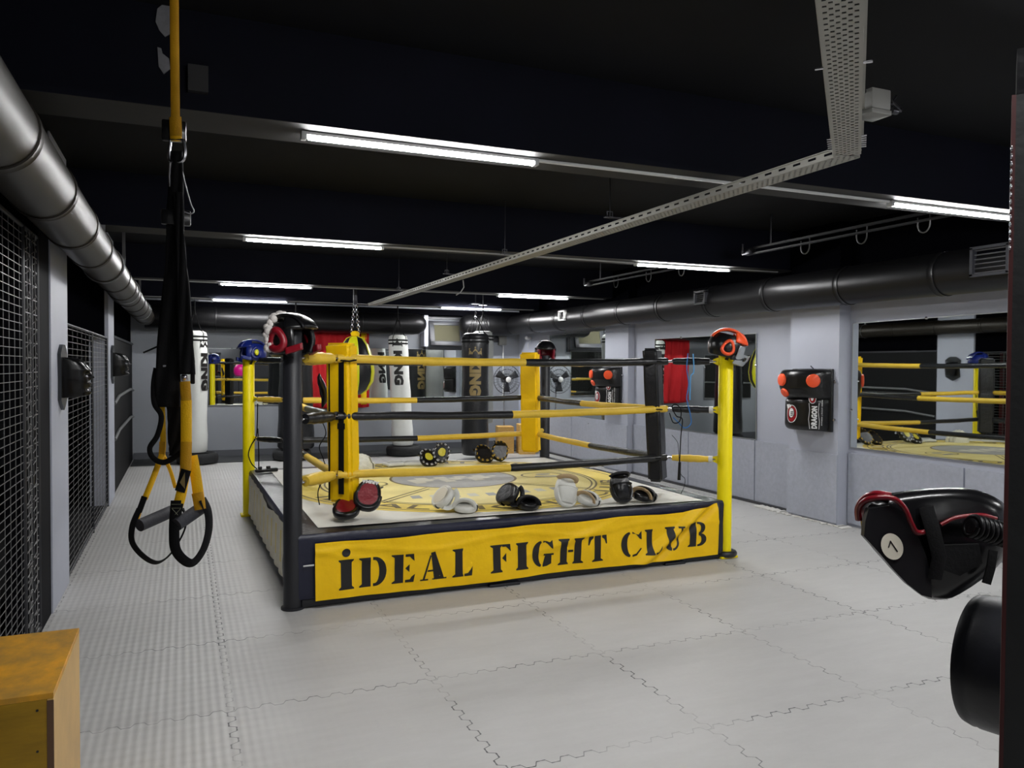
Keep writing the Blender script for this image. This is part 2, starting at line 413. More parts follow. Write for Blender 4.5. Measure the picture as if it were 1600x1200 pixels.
dr = duct('black round duct with grilles running along the right wall', 6.02, 2.45, .185, -3, 14.2, DUD, 1.05)
for y, s, fm, lab in ((4.22, .3, BLP, 'louvred'), (7.95, .2, BLP, 'louvred'), (11.75, .2, LEDH, 'pale framed')):
    g = thing('air_grille', '%s air grille on the right duct, %s' % (lab, {4.22:'nearest the camera', 7.95:'above the middle mirror', 11.75:'farthest along'}[y]), 'air grille', (5.83, y, 2.49))
    m = MB()
    for a in (-1, 1): m.box((0, a*s/2, 0), (.05, .025, s*.75), 0); m.box((0, 0, a*s*.36), (.05, s+.025, .022), 0)
    m.build('frame', fm, g)
    m = MB()
    for i in range(6): m.box((.005, 0, -s*.3+i*s*.12), (.012, s, .006), 0, rot=Matrix.Rotation(.5, 3, 'Y'))
    m.box((.03, 0, 0), (.004, s, s*.7), 1); m.build('louvres', [M('louvre_grey', (95,95,97), .4, .4), WDK], g)
# back ducts
t = thing('ventilation_duct', 'black duct with a rounded end high on the back wall at the left', 'duct', (-.6, 14.4, 2.43))
m = MB(); m.lathe([(.19, 0), (.2, .02), (.2, 4.6), (.19, 4.7), (.15, 4.79), (.08, 4.84), (.01, 4.86)], 36, 0, axis='x'); m.build('pipe', DUD, t)
for k in (1.1, 2.3, 3.6): m = MB(); m.lathe([(.199, k-.02), (.206, k-.01), (.206, k+.01), (.199, k+.02)], 36, 0, axis='x'); m.build('seam_band', DUD, t)
t = thing('ventilation_duct', 'black duct on the back wall joining the right duct at the corner', 'duct', (4.95, 14.4, 2.44))
m = MB(); m.lathe([(.01, -.01), (.1, 0), (.17, .06), (.2, .14), (.2, 1.0), (.185, 1.06)], 36, 0, axis='x'); m.build('pipe', DUD, t)
m = MB(); m.lathe([(.199, .5), (.206, .51), (.206, .53), (.199, .54)], 36, 0, axis='x'); m.build('seam_band', DUD, t)
# ---------------------------------------------------------------- perforated cable tray
TRY = M('galvanised_tray', (156,155,147), .5, .2)
def perforated(name, L, W, H, parent, loc, rz):
    """tray channel along local +y: bottom with rows of real square holes, two sides with slots"""
    m = MB(); nx = 6; step = .0195; ny = int(L/step); hx = W/(nx+1.2); hs = min(hx, step)*.36
    # bottom as lattice: each cell is a frame around a hole, staggered
    for j in range(ny):
        y0, y1 = j*step, (j+1)*step
        xs = []
        for i in range(nx):
            if (i+j) % 2: xs.append(-W/2+hx*(i+1.1))
        yc = (y0+y1)/2; ya, yb = yc-hs, yc+hs
        for (a, b) in ((y0, ya), (yb, y1)): m.poly([(-W/2, a, 0), (W/2, a, 0), (W/2, b, 0), (-W/2, b, 0)])
        ed = [-W/2]
        for x in xs: ed += [x-hs, x+hs]
        ed.append(W/2)
        for q in range(0, len(ed), 2): m.poly([(ed[q], ya, 0), (ed[q+1], ya, 0), (ed[q+1], yb, 0), (ed[q], yb, 0)])
    for s in (-1, 1):
        x = s*W/2; k = 0; st = .1
        for j in range(int(L/st)):
            y0 = j*st
            m.poly([(x, y0, 0), (x, y0+st, 0), (x, y0+st, H*.4), (x, y0, H*.4)]); m.poly([(x, y0, H*.7), (x, y0+st, H*.7), (x, y0+st, H), (x, y0, H)])
            m.poly([(x, y0, H*.4), (x, y0+.05, H*.4), (x, y0+.05, H*.7), (x, y0, H*.7)])
        m.box((s*(W/2+.004), L/2, H), (.01, L, .004), 0)
    bmesh.ops.remove_doubles(m.bm, verts=m.bm.verts[:], dist=.0004)
    return m.build(name, TRY, parent, smooth=0, loc=loc, rot=(0, 0, rz), solid=.0018)
t = thing('cable_tray', 'pale perforated metal cable tray with a bend hanging under the ceiling', 'cable tray', (2.79, 2.7, 2.6))
perforated('long_section', 9.8, .115, .036, t, (0, 0, 0), 0)
perforated('angled_section', 3.4, .115, .055, t, (0-.02, .0, .002), math.radians(133.5))
m = MB()
for i in range(6):
    for s in (-1, 1):
        d = Vector((-.725, .69-1.38, 0)).normalized(); d = Vector((-math.sin(math.radians(133.5)), math.cos(math.radians(133.5)), 0)); nrm = Vector((d.y, -d.x, 0))
        p = Vector((-.02, 0, .02)) + d*(.06+i*.035) + nrm*s*.056; m.cyl(p, p+nrm*s*.022, .004, n=6)
for q in (1.1, 1.7):
    for s in (-1, 1): p = Vector((-.02, 0, .02)) + d*q + nrm*s*.056; m.cyl(p, p+nrm*s*.03, .005, n=6)
m.build('bolts', CHR, t)
for y, x in ((4.7, .0), (6.6, 0), (8.3, 0), (10.4, 0)):
    m = MB(); m.cyl((x-.1, y-2.7, .05), (x-.1, y-2.7, .55), .004, n=6); m.tube([(x-.1, y-2.7, .1), (x-.08, y-2.7, .1), (x-.08, y-2.7, .06), (x-.12, y-2.7, .06), (x-.12, y-2.7, .1), (x-.1, y-2.7, .1)], .005, 6); m.box((x-.04, y-2.7, .06), (.2, .03, .006)); m.build('hanger_rod', STL, t)
jb = thing('junction_box', 'pale cable junction box fixed beside the perforated tray bend', 'junction box', atZ(1366,172,2.66))
m = MB(); m.box((-.06,0,.06), (.14,.03,.012)); m.build('mount_bracket', STL, jb)
m = MB(); m.box((-.01,0,.03), (.10,.09,.08), 0, .006); m.box((-.01,0,-.02), (.105,.095,.02), 0, .004); m.build('box_body', M('pvc_grey', (120,120,116), .5), jb)
m = MB(); m.tube([(.07,-.02,.03), (.11,-.03,.0), (.13,-.01,.02), (.10,.0,.05), (.14,.02,.08)], .005, 6); m.cyl((.07,-.02,.0), (.1,-.02,0), .012, n=10); m.build('cable', STL, jb)
t = tag(MB().tube([(2.88,8.3,2.6), (2.89,8.3,2.52), (2.85,8.3,2.46), (2.8,8.3,2.43)], .006, 6).build('loose_cable', M('pale_cable', (150,150,150), .5)), 'short pale cable end drooping from the cable tray', 'cable')
# ---------------------------------------------------------------- hanging bag rails
def rail(x, y0, y1, hooks, label, z=2.8):
    t = thing('bag_rail', label, 'hanging rail', (x, y0, z), group='black bag rails under the ceiling at the right')
    L = y1-y0; m = MB(); m.box((0, L/2, .055), (.03, L, .02)); m.box((0, L/2, 0), (.045, L, .014)); m.build('beam', M('rail_steel', (38,38,40), .5, .5), t)
    m = MB(); m.box((-.02, L, .02), (.09, .12, .06), 0, .01); m.cyl((-.08, L+.02, .0), (-.08, L+.02, .1), .012, n=10); m.build('trolley', STL, t)
    for h in hooks:
        m = MB(); r = .055; pts = [(0, h-r, .05), (0, h-r, -.03)]+[(0, h-r*math.cos(a), -.03-r*1.2*math.sin(a)) for a in [PI*i/8 for i in range(1, 8)]]+[(0, h+r, -.03), (0, h+r, .03)]
        m.tube(pts, .006, 6); m.build('hook', M('hook_steel', (90,90,90), .4, .8), t)
    for h in (.3, L-.3): m = MB(); m.cyl((0, h, .06), (0, h, ZC-z), .01, n=8); m.build('hanger_rod', STL, t)
    return t
rail(5.35, 2.6, 6.47, (1.1, 1.83, 2.44, 3.10), 'nearer black steel rail with hooks under the ceiling at right')
rail(5.35, 7.35, 9.9, (.32, 1.02, 1.82), 'farther black steel rail with hooks under the ceiling at right')
# ---------------------------------------------------------------- mesh fence along the left
WIR = M('fence_wire', (120,120,120), .5, .3)
def fence(label, y0, y1, z1, dz=.05, dy=.1, heavy=1.0, r=.0016):
    t = thing('mesh_fence', label, 'mesh fence', (XL-.02, y0, 0)); L = y1-y0
    m = MB(); z = .06
    while z < z1:
        m.box((0, L/2, z), (2*r, L, 2*r*heavy)); z += dz
    m.build('horizontal_wires', WIR, t, smooth=0)
    m = MB(); y = dy/2
    while y < L: m.box((0, y, z1/2), (2*r, 2*r, z1)); y += dy
    m.build('vertical_wires', WIR, t, smooth=0)
    m = MB()
    for (a, b) in (((0, .0, 0), (0, .0, z1)), ((0, L, 0), (0, L, z1)), ((0, 0, z1), (0, L, z1)), ((0, 0, .03), (0, L, .03)), ((0, L*.55, 0), (0, L*.55, z1))): m.tube([a, b], .012, 8)
    m.build('frame_tube', BLP, t)
    return t
fence('black framed wire mesh fence between the two grey left pillars', 6.67, 10.08, 1.94, dy=.3)
f2 = fence('nearest wire mesh fence at the left edge beside the black post', .25, 5.02, 2.4, .045, .14)
f3 = fence('dark netting panel with wide cells tied beside the black post', 5.04, 5.49, 2.4, .085, .085, r=.0028)
m = MB()
for k in range(34):
    z = .1+k*.068
    for y in (.02, .22): m.tube([(.008, y, z), (.014, y+.06, z+.02), (.012, y+.08, z+.045), (.008, y+.16, z+.03)], .003, 5)
m.build('tie_wires', M('tie_wire', (110,110,110), .5, .5), f3)
t = thing('mesh_fence', 'black boarded fence bay with two pale rails beyond the second pillar', 'mesh fence', (XL-.03, 10.86, 0))
m = MB(); m.box((0, 1.95, 1.0), (.03, 3.9, 1.98)); m.build('board', M('board_black', (20,20,21), .7, spec=.15), t)
for z0 in (1.2, .75): m = MB(); m.tube([(.03, .02, z0-.05), (.035, .7, z0+.02), (.035, 3.1, z0+.04), (.03, 3.85, z0)], .022, 10); m.build('rail', M('rail_grey', (110,112,112), .4, .3), t)
m = MB(); m.box((.02, 1.95, 1.98), (.03, 3.9, .03)); m.build('top_rail', STL, t)
sbox('dark_floor_sheet', (-4.95, .3, .0), (XL-.06, 14.6, .012), M('darkening_sheet', (22,22,24), .8, spec=.2, var=.15), kind=False)  # dark sheet added so the floor behind the mesh looks dim
tag(bpy.data.objects['dark_floor_sheet'], 'dark sheet added to darken the floor behind the left wire mesh fence', 'mat')
# ---------------------------------------------------------------- things behind the fence (seen through it and in the mirrors)
def rack(x, y, label, col, h=2.1):
    t = thing('squat_rack', label, 'gym rack', (x, y, .0125))
    for sx in (-.3, .3):
        for sy in (-.55, .55): m = MB(); m.box((sx, sy, h/2), (.07, .07, h), 0, .006); m.build('upright', col, t)
    m = MB()
    for sx in (-.3, .3): m.box((sx, 0, h-.04), (.06, 1.03, .06), 0)
    for sy in (-.55, .55): m.box((0, sy, h-.04), (.53, .06, .06), 0); m.box((0, sy, .04), (.53, .06, .06), 0)
    m.build('cross_beams', col, t)
    m = MB(); m.cyl((.38, -1.0, 1.25), (.38, 1.0, 1.25), .014, n=10); m.build('barbell_bar', CHR, t)
    for s in (-1, 1): m = MB(); m.lathe([(.03, s*.72), (.22, s*.72), (.225, s*.74), (.22, s*.77), (.03, s*.77)], 28, 0, (.38, 0, 1.25), 'y'); m.build('weight_plate', BLV, t)
    return t
rack(-2.6, 7.4, 'dark weight rack standing behind the mesh fence', BLP)
rack(-3.4, 10.6, 'red framed rack deep behind the mesh fence', M('red_paint', (120,18,20), .4))
def bench(x, y, rz, label):
    t = thing('weight_bench', label, 'bench', (x, y, .0125), rz)
    m = MB(); m.box((0,0,.44), (1.15,.28,.07), 0, .02); m.build('seat', BLK, t)
    for sx in (-.42, .42): m = MB(); m.box((sx,0,.21), (.06,.06,.4), 0); m.box((sx,0,.025), (.06,.45,.05), 0); m.build('leg', LEDH, t)
bench(-1.9, 9.0, 0, 'black weight bench behind the mesh fence'); bench(-2.2, 12.0, 0, 'black weight bench behind the fence near the back wall')
for i, (x, y) in enumerate(((-2.0, 5.2), (-4.2, 8.6))):
    t = thing('dumbbell_shelf', ('low dumbbell shelf behind the near mesh fence', 'low dumbbell shelf against the far dark wall')[i], 'shelf', (x, y, .0125), PI/2)
    for z in (.35, .75, 1.1): m = MB(); m.box((0,0,z), (1.6,.36,.03), 0); m.build('shelf_board', M('shelf_steel', (90,90,92), .4, .6), t)
    for sx in (-.78, .78): m = MB(); m.box((sx,0,.55), (.05,.34,1.1), 0); m.build('leg', BLP, t)
    for z in (.35, .75):
        for k in range(6):
            d = thing('dumbbell', 'black dumbbell %s, %s board of the %s dumbbell shelf' % (('nearest the camera','second nearest the camera','third nearest the camera','fourth nearest the camera','second from far end','at far end')[k], 'lower' if z < .5 else 'middle', ('near', 'far')[i]), 'dumbbell', (x, y-.65+k*.26, z+.098), group='dumbbells on the %s shelf' % ('near', 'far')[i])
            m = MB(); m.cyl((-.08,0,0), (.08,0,0), .015, n=8); m.build('handle', CHR, d)
            for s in (-1, 1): m = MB(); m.cyl((s*.07,0,0), (s*.15,0,0), .07, n=6); m.build('weight', BLV, d)
t = thing('exercise_ball', 'large pink ball on a stand seen only in the mirror', 'ball', (2.0, -1.2, 1.12))
m = MB(); m.ell((0,0,.3), (.3,.3,.3), 0, 32, 20); m.build('ball', M('pink_vinyl', (226,20,140), .35), t)
m = MB()
for a in range(3): p = (.25*math.cos(a*2.1), .25*math.sin(a*2.1)); m.cyl((p[0],p[1],-1.12), (p[0]*.9,p[1]*.9,.1), .015, n=8)
m.torus((0,0,.1), .225, .015); m.build('stand', BLP, t)
# ---------------------------------------------------------------- face shaped wall targets
def face_target(y, z, label):
    t = thing('head_target', label, 'punching target', (XL, y, z), group='head shaped targets on the left pillars')
    m = MB(); pts = [(0,-.12,.2),(0,-.06,.235),(0,.06,.235),(0,.12,.2),(0,.16,.17),(0,.14,.0),(0,.15,-.15),(0,.06,-.2),(0,0,-.225),(0,-.06,-.2),(0,-.15,-.15),(0,-.14,0),(0,-.16,.17)]
    m.prism(pts, (.022,0,0)); m.build('back_plate', M('plate_metal', (70,72,74), .25, .8), t)
    Z0 = [(.148,.0),(.146,.06),(.135,.115),(.115,.148),(.09,.168),(.06,.180),(.035,.178),(.0,.176),(-.04,.180),(-.07,.176),(-.1,.184),(-.12,.176),(-.132,.14),(-.137,.07),(-.138,.0)]
    def px(zz):
        for (za, xa), (zb, xb) in zip(Z0, Z0[1:]):
            if zb <= zz <= za: k = (za-zz)/(za-zb+1e-9); return xa+(xb-xa)*k
        return 0
    def fn(u, v):
        k = v*(len(Z0)-1); i = min(int(k), len(Z0)-2); zz = Z0[i][0]+(Z0[i+1][0]-Z0[i][0])*(k-i); x0 = Z0[i][1]+(Z0[i+1][1]-Z0[i][1])*(k-i)
        an = (u-.5)*PI; wd = .094 if zz > 0 else .094-.022*(-zz/.138)**1.5
        yy = wd*math.sin(an); x = x0*max(0, math.cos(an))**.55; f = 0
        f += .034*math.exp(-(yy/.015)**2)*math.exp(-((zz-.003)/(.030 if zz > .003 else .012))**2)
        f += .010*math.exp(-((abs(yy)-.03)/.026)**2-((zz-.055)/.012)**2)
        f -= .020*math.exp(-((abs(yy)-.036)/.020)**2-((zz-.030)/.014)**2)
        f += .006*math.exp(-((abs(yy)-.036)/.014)**2-((zz-.030)/.006)**2)
        f += .014*math.exp(-(yy/.026)**2-((zz+.040)/.007)**2)+.013*math.exp(-(yy/.022)**2-((zz+.058)/.008)**2)
        f -= .010*math.exp(-(yy/.035)**2-((zz+.078)/.009)**2)
        f += .010*math.exp(-(yy/.025)**2-((zz+.103)/.014)**2)
        f += .006*math.exp(-((abs(yy)-.06)/.02)**2-((zz+.0)/.03)**2)
        return Vector((max(0, x+f*min(1, x0/.1)*max(0, math.cos(an))), yy, zz))
    m = MB(); m.grid(fn, 60, 84); bmesh.ops.remove_doubles(m.bm, verts=m.bm.verts[:], dist=.0003)
    m.build('head', M('shiny_black_rubber', (9,9,10), .25, spec=.35), t, smooth=80)
    return t
face_target(6.3, 1.54, 'black head shaped target on the nearer grey pillar')
face_target(10.5, 1.63, 'black head shaped target on the farther grey pillar')
# ---------------------------------------------------------------- wall punching pads
def smooth_poly(pts, n=8):
    """closed or open Catmull-Rom through pts"""
    out = []; N = len(pts)
    for i in range(N-1):
        p0 = Vector(pts[max(i-1, 0)]); p1 = Vector(pts[i]); p2 = Vector(pts[i+1]); p3 = Vector(pts[min(i+2, N-1)])
        for k in range(n):
            t = k/n; out.append(.5*((2*p1)+(p2-p0)*t+(2*p0-5*p1+4*p2-p3)*t*t+(3*p1-p0-3*p2+p3)*t**3))
    out.append(Vector(pts[-1])); return out
def wall_pad(x, y, z, rz, label):
    t = thing('wall_punching_pad', label, 'punching pad', (x, y, z), rz, group='black wall punching pads with orange circles')
    prof = smooth_poly([(-.27,0,0), (-.27,.1,0), (-.2,.24,0), (-.08,.29,0), (.05,.27,0), (.17,.2,0), (.25,.11,0), (.275,0,0)], 8)
    NP = len(prof)-1
    def surf(s, zz, off=0, up=None):
        k = max(0, min(NP-1e-6, s*NP)); i = int(k); f = k-i; p = prof[i].lerp(prof[i+1], f); d = (prof[i+1]-prof[i]).normalized(); nn = Vector((-d.y, d.x, 0))
        u_ = zz > .02 if up is None else up
        if u_: sx = 1.08-1.9*max(0, .13-zz); sy = 1.03
        else: sx = .80+.12*max(0, -zz-.05); sy = .93
        sx *= 1-.25*max(0, abs(zz)-.26)/.06*.3
        return Vector((p.y*sx+nn.y*off, p.x*sy+nn.x*off, zz))
    m = MB()
    for (a, b, up) in ((.015, .32, True), (-.32, .02, False)):
        def fn(u, v):
            zz = a+(b-a)*v; e = min((v)*6, (1-v)*6, 1); sh = (1-(1-e)**2)**.5
            q = surf(u, zz, 0, up); return Vector((q.x*(.86+.14*sh), q.y*(.93+.07*sh), zz))
        m.grid(fn, 44, 22)
        for zz, vv in ((a, 0), (b, 1)): m.poly([fn(i/44, vv) for i in range(45)])
    m.build('padded_body', BLK, t, smooth=60)
    m = MB(); m.box((-.005, 0, 0), (.03, .58, .66), 0, .008); m.build('back_board', BLV, t)
    def disc(s, zz, r, lab=None):
        c = surf(s, zz, .004, True); n0 = (surf(s, zz, .02, True)-surf(s, zz, 0, True)); dz = (surf(s, zz+.02, 0, True)-surf(s, zz-.02, 0, True)).normalized()
        hz = surf(min(1, s+.02), zz, 0, True)-surf(s-.02, zz, 0, True); nn = hz.cross(dz).normalized()
        if nn.x < 0: nn = -nn
        ax = dz; bx = nn.cross(dz); m = MB(); R = [(r, -.01), (r, .008), (r*.9, .016), (r*.5, .02), (.001, .02)]
        b = bmesh.new(); rings = []
        for (q, h) in R: rings.append([b.verts.new(c+(ax*math.cos(2*PI*k/28)+bx*math.sin(2*PI*k/28))*q+nn*h) for k in range(28)])
        for i in range(len(R)-1):
            for k in range(28): b.faces.new((rings[i][k], rings[i][(k+1) % 28], rings[i+1][(k+1) % 28], rings[i+1][k]))
        m.add(b); m.build('target_disc', ORG, t)
    disc(.765, .205, .07); disc(.40, .21, .066); disc(.42, .075, .05)
    m = MB()   # winged round badge and lettering
    def onb(s0, z0, up=False): return lambda px, pz, off=.003: surf(s0+px/.95, z0+pz, off, False)
    P = onb(.47, -.15)
    def ring(cx, cz, rx, rz_, w, mi, off):
        n = 28
        for k in range(n):
            a, b = 2*PI*k/n, 2*PI*(k+1)/n
            m.poly([P(cx+rx*math.cos(a), cz+rz_*math.sin(a), off), P(cx+rx*math.cos(b), cz+rz_*math.sin(b), off), P(cx+(rx-w)*math.cos(b), cz+(rz_-w)*math.sin(b), off), P(cx+(rx-w)*math.cos(a), cz+(rz_-w)*math.sin(a), off)], mi)
    ring(0, 0, .078, .095, .006, 0, .005); ring(0, 0, .068, .085, .022, 1, .004); ring(0, .01, .036, .05, .035, 0, .006)
    for k in range(3): m.poly([P(-.01+k*.0, .02-k*.018, .008), P(.028, .03-k*.018, .008), P(.03, .022-k*.018, .008), P(-.008, .012-k*.018, .008)], 2)
    m.poly([P(-.03,-.06,.009), P(.04,-.02,.009), P(.05,-.035,.009), P(-.01,-.08,.009)], 1)
    m.poly([P(-.085,.095,.007), P(-.05,.1,.007), P(-.03,.07,.007), P(-.05,.05,.007), P(-.07,.06,.007)], 0)
    m.poly([P(-.04,.105,.008), P(.0,.085,.008), P(-.02,.06,.008)], 0)
    ring(.25, .17, .045, .055, .006, 0, .006); ring(.25, .17, .036, .046, .018, 1, .006); ring(.245, .17, .016, .026, .015, 0, .007)
    put_text(m, 'DRAGON', lambda a, b, wd: surf(.70+(.092-b*.07)/.95, -.295+a*.235/wd+.0, .009, False), 0, .06, .25)
    put_text(m, 'FITNESS | FIGHT WEAR', lambda a, b, wd: surf(.875-b*.018/.95, -.26+a*.27/wd, .005, False), 0, .02)
    # pale contour behind the word
    for (s0, s1, w_) in ((.69, .80, .006),):
        m.tube([surf(q, zz, .004, False) for q, zz in ((.70,-.30), (.69,-.2), (.70,-.1), (.69,-.03))], .003, 5, 0); m.tube([surf(q, zz, .004, False) for q, zz in ((.82,-.30), (.83,-.22), (.81,-.12), (.82,-.03))], .003, 5, 0)
    m.build('printed_badge', [WPR, RED, INK], t, smooth=0)
    for zz in (.2, -.2):
        for s in (-1, 1): m = MB(); m.box((-.005, s*.305, zz), (.012, .05, .03), 0, .003); m.cyl((.0, s*.325, zz), (.02, s*.325, zz), .008, n=8); m.build('fixing_bracket', CHR, t)
    m = MB(); m.cyl((-.02, 0, .33), (.02, 0, .36), .006, n=8); m.build('hook', CHR, t)
    return t
wall_pad(6.21, 6.49, 1.30, PI, 'black wall punching pad with orange circles on the nearer right pilaster')
wall_pad(6.25, 10.82, 1.31, PI, 'black wall punching pad with orange circles on the farther right pilaster')
# ---------------------------------------------------------------- heavy bags
def tyre(loc, label):
    t = thing('tyre', label, 'tyre', loc, group='old tyres standing under the punching bags')
    m = MB(); m.lathe([(.21,.03), (.27,.0), (.315,.015), (.325,.06), (.325,.11), (.31,.15), (.27,.17), (.21,.14), (.20,.085)], 40, 0); 
    b = MB(); b.lathe([(.21,.03), (.27,.0), (.315,.015), (.325,.06), (.325,.11), (.31,.15), (.27,.17), (.21,.14), (.20,.085), (.21,.03)], 40, 0); m.bm.free(); b.build('tyre_body', TIR, t, smooth=50)
    return t
def heavy_bag(loc, z0, z1, r, zt, mat, prt, label, ang, txt='KING', lean=(0,0), r_top=None, crown=True, chain=False, double=False, tz=None, ts=.09, straps=(.1, .16)):
    """bag from z0 to z1 hung from zt; ang = heading of the print around the bag"""
    t = thing('punching_bag', label, 'punching bag', (loc[0], loc[1], 0), group='heavy punching bags along the back wall')
    rt = r_top or r
    H = z1-z0; lx, ly = lean
    def ax(z): k = (z-z0)/H; return lx*k, ly*k
    m = MB(); P = [(.01, z0), (r*.9, z0+.005), (r, z0+.04)] + [(r+(rt-r)*k/8+.006*math.sin(k*2.1), z0+.04+(H-.12)*k/8) for k in range(1, 8)] + [(rt, z1-.08), (rt*.93, z1-.03), (rt*.7, z1-.005), (.01, z1)]
    m.lathe(P, 36, 0)
    def surf(a, z, off=.003): rr = r+(rt-r)*(z-z0)/H+.006*abs(math.sin((z-z0)/H*8))+off; return Vector((rr*math.cos(a), rr*math.sin(a), z))
    zc = tz if tz is not None else z1-.62
    for A in ([ang, ang+PI] if double else [ang]):
        if txt: put_text(m, txt, lambda a, b, wd: surf(A+(b-.5)*ts*2/r*1.0, zc+.33-a*.62/wd, .005), 1, .07, .3)
        if crown:
            for pts in ([(-1,-.6),(1,-.6),(1,-.4),(-1,-.4)], [(-1,-.35),(-.9,.7),(-.45,.05),(-.5,-.35)], [(-.5,-.35),(-.45,.1),(0,1),(.45,.1),(.5,-.35)], [(.5,-.35),(.45,.05),(.9,.7),(1,-.35)]):
                m.poly([surf(A+px*ts*1.15/r, zc+.45+pz*.075, .005) for px, pz in pts], 1)
            for px, pz in ((-.9,.85),(0,1.2),(.9,.85)): m.poly([surf(A+(px+.13*math.cos(k))*ts/r*1.1, zc+.45+(pz+.18*math.sin(k))*.075, .005) for k in [2*PI*i/8 for i in range(8)]], 1)
    for v in m.bm.verts: a = ax(v.co.z); v.co.x += a[0]; v.co.y += a[1]
    m.build('bag_body', [mat, prt], t, smooth=50)
    cx, cy = ax(z1); m = MB()
    for d in straps: m.lathe([(rt+.004, z1-d-.015), (rt+.008, z1-d), (rt+.004, z1-d+.015)], 36, 0, (ax(z1-d)[0], ax(z1-d)[1], 0))
    for k in range(4):
        a = PI/4+k*PI/2; dx, dy = math.cos(a), math.sin(a)
        m.tube([(cx+dx*(rt+.006), cy+dy*(rt+.006), z1-.2), (cx+dx*(rt+.004), cy+dy*(rt+.004), z1-.05), (cx+dx*rt*.7, cy+dy*rt*.7, z1+.01), (cx+dx*.02, cy+dy*.02, z1+.28)], .01, 6, flat=(.014, .003))
    m.build('strap', BLS, t)
    m = MB()
    if chain:
        n = int((zt-z1-.26)/.035)
        for k in range(n): m.torus((cx, cy, z1+.28+k*.035), .017, .0045, (1,0,0) if k % 2 else (0,1,0), 10, 5, sc=(1,1.0))
    else: m.tube([(cx, cy, z1+.26), (cx*1.02, cy, zt)], .013, 8)
    m.torus((cx, cy, z1+.27), .022, .006, (0,1,0), 14, 6)
    m.build('chain' if chain else 'hanging_strap', CHR if chain else BLS, t)
    m = MB(); m.box((cx, cy, zt), (.12, .12, .015), 0); m.cyl((cx, cy, zt), (cx, cy, ZC), .012, n=8); m.build('ceiling_bracket', STL, t)
    return t
toc = lambda x, y: math.atan2(-y, -x)     # heading from a point towards the camera
heavy_bag((.165, 13.95), .19, 2.2, .19, 2.7, BAGW, INK, 'white punching bag with black lettering at the far left by the back wall', toc(.22, 14.2)+.95, tz=1.5, double=True)
heavy_bag((3.69, 13.95), .19, 2.2, .195, 2.75, BAGW, INK, 'white punching bag with black crown and lettering below the tilted window', toc(3.6, 14.2)-.1, lean=(-.1, 0), r_top=.17, double=True)
heavy_bag((4.71, 12.9), .08, 2.22, .235, 2.73, BLV, GOLD, 'black punching bag with gold crown and lettering near the corner', toc(4.71, 12.9), double=True, chain=True, ts=.10, tz=1.42)
heavy_bag((5.02, 13.35), .6, 2.28, .19, 2.75, M('grey_vinyl', (140,142,140), .4, bump=.4, bs=6), INK, 'grey creased punching bag just behind the gold lettered black bag', 0, txt='', crown=False)
heavy_bag((1.78, 13.9), .2, 2.2, .31, 2.75, BLV, INK, 'wide plain black punching bag behind the front left ring post', 0, txt='', crown=False, r_top=.26)
tyre((.20, 13.95, .012), 'black tyre under the far left white bag'); tyre((3.71, 13.95, .012), 'black tyre under the white bag below the window'); tyre((1.72, 13.95, .012), 'black tyre under the plain black bag')
# teardrop bag
t = thing('teardrop_bag', 'yellow and black round teardrop bag hanging on chains behind the ring', 'punching bag', (2.42, 12.0, 0))
P = [(.01,1.18), (.1,1.2), (.2,1.27), (.275,1.4), (.295,1.55), (.27,1.75), (.2,1.95), (.13,2.05), (.06,2.08), (.01,2.085)]
m = MB(); n = 32
for i in range(len(P)-1):
    for k in range(n):
        a, b = 2*PI*k/n, 2*PI*(k+1)/n
        q = [(P[i][0]*math.cos(a), P[i][0]*math.sin(a), P[i][1]), (P[i][0]*math.cos(b), P[i][0]*math.sin(b), P[i][1]), (P[i+1][0]*math.cos(b), P[i+1][0]*math.sin(b), P[i+1][1]), (P[i+1][0]*math.cos(a), P[i+1][0]*math.sin(a), P[i+1][1])]
        m.poly(q, 1 if (k % 8) < 4 else 0)
bmesh.ops.remove_doubles(m.bm, verts=m.bm.verts[:], dist=.001)
m.build('bag_body', [M('lime_yellow_vinyl', (222,220,30), .35), BLV], t, smooth=60)
m = MB()
for k in range(8): a = 2*PI*k*4/n; m.tube([(p[0]*1.01*math.cos(a)+.0, p[0]*1.01*math.sin(a), p[1]) for p in P[1:-1]], .007, 6)
m.build('piping', M('lime_yellow_vinyl'), t)
m = MB(); m.lathe([(.02,2.07), (.06,2.09), (.07,2.13), (.05,2.16), (.01,2.17)], 20); m.build('cap', YEL, t)
for dx in (-.055, .055):
    m = MB(); a = Vector((dx, 0, 2.16)); b = Vector((0, 0, 2.72)); N = 15
    for k in range(N): m.torus(a.lerp(b, k/N), .02, .005, (1,0,0) if k % 2 else (0,1,0), 10, 5)
    m.build('chain', CHR, t)
m = MB(); m.box((0,0,2.86), (.05,.05,.58)); 
for k in range(6): m.box((0,-.03,2.66+k*.08), (.03,.01,.02))
m.build('ceiling_bracket', STL, t)
